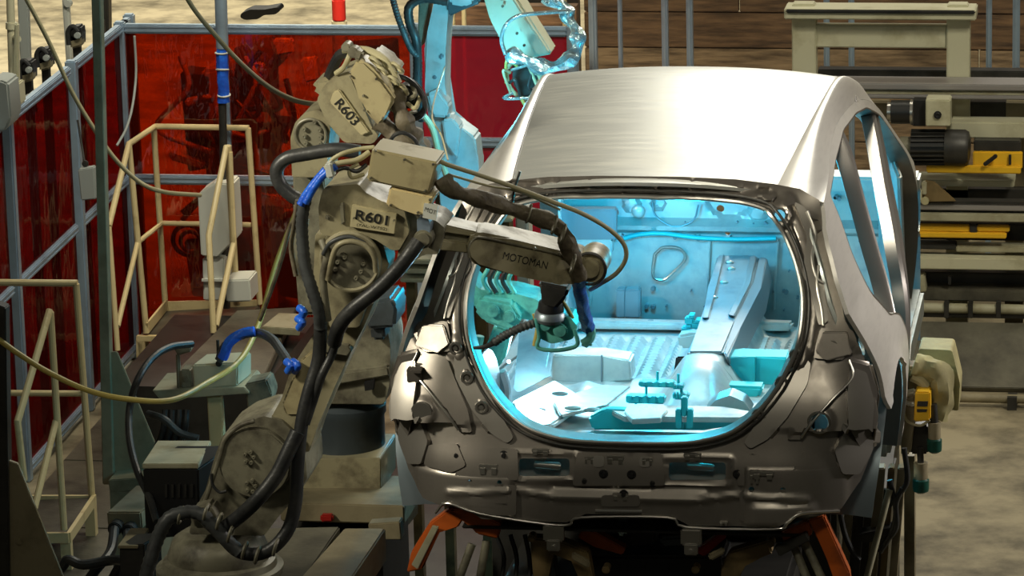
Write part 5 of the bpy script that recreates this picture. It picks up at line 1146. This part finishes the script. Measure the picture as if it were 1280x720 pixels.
B().bar(at(1230, 206, Y=YK - .05), at(1246, 194, Y=YK - .05), .03, .02, bev=.004).o('latch', M['black'], t); bpx(1261, 194, 1264, 206, YK - .02, .02, 'black', t, 'slot', 0); bpx(1217, 176, 1276, 190, YK + .02, .1, 'dark', t, 'housing')
t = thing('yellow_guard', at(1200, 297, Y=YK - .1), 'lower yellow guard bars between the pale conveyor beams', 'guard')
bpx(1145, 282, 1212, 290, YK - .02, .05, 'yellow', t, 'bar'); bpx(1221, 283, 1262, 290, YK - .02, .05, 'yellow', t, 'bar'); bpx(1148, 291, 1258, 298, YK - .04, .05, 'yellow', t, 'bar'); bpx(1212, 282, 1221, 292, YK - .03, .05, 'dark', t, 'clip')
t = thing('support_bracket', at(1170, 252, Y=YK - .1), 'olive triangular bracket with pale block beside the car flank', 'bracket')
B().pr([(1155, 226), (1168, 228), (1195, 252), (1150, 253)], YK - .08, .03, .004).o('triangle_plate', M['ochre'], t); bpx(1140, 238, 1152, 254, YK - .15, .06, 'creamw', t, 'block'); bpx(1152, 228, 1158, 244, YK - .12, .05, 'box', t, 'block')
B().disc(1156, 252, YK - .16, 5, .03).o('roller', M['rope'], t)

# aluminium fence posts before the planks
pl_ = [(741, 10, -.0), (775, 5, 0), (831, 8, 0), (862, 8, 0), (1033, 7, 0), (1064, 7, 0), (1236, 7, 0), (1270, 9, 0)]
wh = ['leftmost', 'second', 'third', 'fourth', 'fifth', 'sixth', 'seventh', 'rightmost']
for i, (x, w_, _) in enumerate(pl_):
    p = at(x, 60, Y=11.6); ww = w_ * .0047
    B().mm((p.x - ww / 2, 11.6, ZF), (p.x + ww / 2, 11.66, 2.0), .004).mm((p.x - ww / 6, 11.59, ZF), (p.x + ww / 6, 11.605, 2.0)).o('aluminium_post', M['alu'], label='slim aluminium post before the plank wall, %s from the left' % wh[i], cat='post', group='aluminium posts before the plank wall')
B().mm((at(1068, 0, Y=11.65).x, 11.62, at(1100, 87, Y=11.65).z), (at(1290, 0, Y=11.65).x + 1, 11.66, at(1100, 84, Y=11.65).z)).o('horizontal_bar', M['alu'], label='thin bright aluminium bar along the foot of the plank wall', cat='bar')
B().mm((at(545, 0, Y=11).x, 11, ZF), (at(720, 0, Y=11).x, 11.1, at(600, 28, Y=11).z + .1)).o('low_partition', M['plank'], label='low brown partition behind the crimson screen', cat='partition')
for x, lb in ((566, 'first'), (580, 'second'), (706, 'third')):
    p = at(x, 20, Y=10.6); B().cyl((p.x, 10.6, ZF), (p.x, 10.6, 1.6), .014).o('thin_pipe', M['rope'], label='thin rusty pipe behind the crimson screen, %s from the left' % lb, cat='pipe')
B().bar((at(880, -4, Y=11).x, 11.2, 1.0), (at(1000, -4, Y=11).x, 11.2, 1.0), .1, .1).o('beam', M['dark'], label='dark beam across the top of the plank wall', cat='beam')

t = thing('slat_stack', at(540, 400, Y=4.2) - V((0, 0, 1.0)), 'pale slatted rack seen between the rear robot and the car', 'rack')
for i_, (x0, y0, x1, y1) in enumerate(((498, 324, 570, 331), (505, 336, 566, 343), (500, 348, 560, 354), (560, 255, 640, 262), (575, 272, 640, 278), (548, 296, 600, 303))):
    a, b_ = at(x0, y0, Y=4.2), at(x1, y1, Y=4.2); B().mm((a.x, 4.2, b_.z), (b_.x, 4.5, a.z), .004).o('slat', M['creamw'], t)
for x in (512, 552, 600, 632): a = at(x, 240, Y=4.35); B().mm((a.x - .02, 4.3, ZF + .03), (a.x + .02, 4.36, a.z)).o('upright', M['ochre'], t)
for x0, x1, m_ in ((588, 598, 'ochre'), (604, 622, 'white'), (626, 640, 'ochre'), (644, 664, 'white')):
    a, b_ = at(x0, 262, Y=4.6), at(x1, 430, Y=4.6); B().mm((a.x, 4.6, b_.z), (b_.x, 4.72, a.z), .006).o('panel_board', M[m_], t)
# ================================================================== HANGING HOSES
tubepx([(228, -12, 5), (245, 15, 5), (270, 45, 5), (300, 78, 5), (335, 108, 4.6), (365, 124, 3.8), (392, 130, 2.8), (402, 128, 1.3)], .011, n=8).o('hanging_hose', M['rope'], label='pale hose sagging from the top down to the R603 robot', cat='hose')
tubepx([(28, -10, 6), (60, 50, 6), (90, 115, 6), (120, 165, 6), (145, 200, 6), (175, 228, 6), (205, 240, 6), (250, 244, 6.5)], .011, n=8).o('hanging_hose', M['rope'], label='pale hose crossing the dark red screens from the upper left', cat='hose')
tubepx([(-10, 418, 1.2), (20, 440, 1.2), (60, 465, 1.2), (110, 488, 1.2), (160, 499, 1.2), (215, 500, 1.3), (260, 478, 1.6), (300, 450, 2.0), (325, 400, 2.4), (345, 330, 2.6), (372, 260, 2.8)], .011, n=8).o('hanging_hose', M['rope2'], label='yellowish hose drooping across the lower left to the robots', cat='hose')
tubepx([(240, 430, 1.8), (212, 434, 1.7), (190, 448, 1.6), (172, 475, 1.5), (162, 510, 1.5), (162, 550, 1.4), (172, 590, 1.3), (186, 620, 1.2), (196, 652, 1.1)], .014, n=8).o('hanging_hose', M['rubber'], label='black hose looping down in front of the valve stand', cat='hose')
tubepx([(274, 450, 2.0), (282, 432, 2.0), (300, 420, 2.0), (322, 416, 2.0), (340, 424, 1.8), (352, 440, 1.6), (362, 455, 1.2)], .018, n=8, ribs=.1).o('hanging_hose', M['conduit'], label='blue-taped conduit arching over the valve box to the robot', cat='hose')
tubepx([(278, 448, 1.95), (286, 430, 1.95), (300, 418, 1.95), (318, 414, 1.95)], .02, wob=.2).o('tape_wrap', M['blue'], label='blue tape wrapped around the conduit over the valve box', cat='tape')
tubepx([(168, 45, 8.9), (170, 90, 8.9), (166, 130, 8.8), (158, 160, 8.6), (146, 182, 8.5)], .007, n=6).o('hanging_hose', M['grey'], label='thin grey cable hanging on the corner post of the screens', cat='cable')
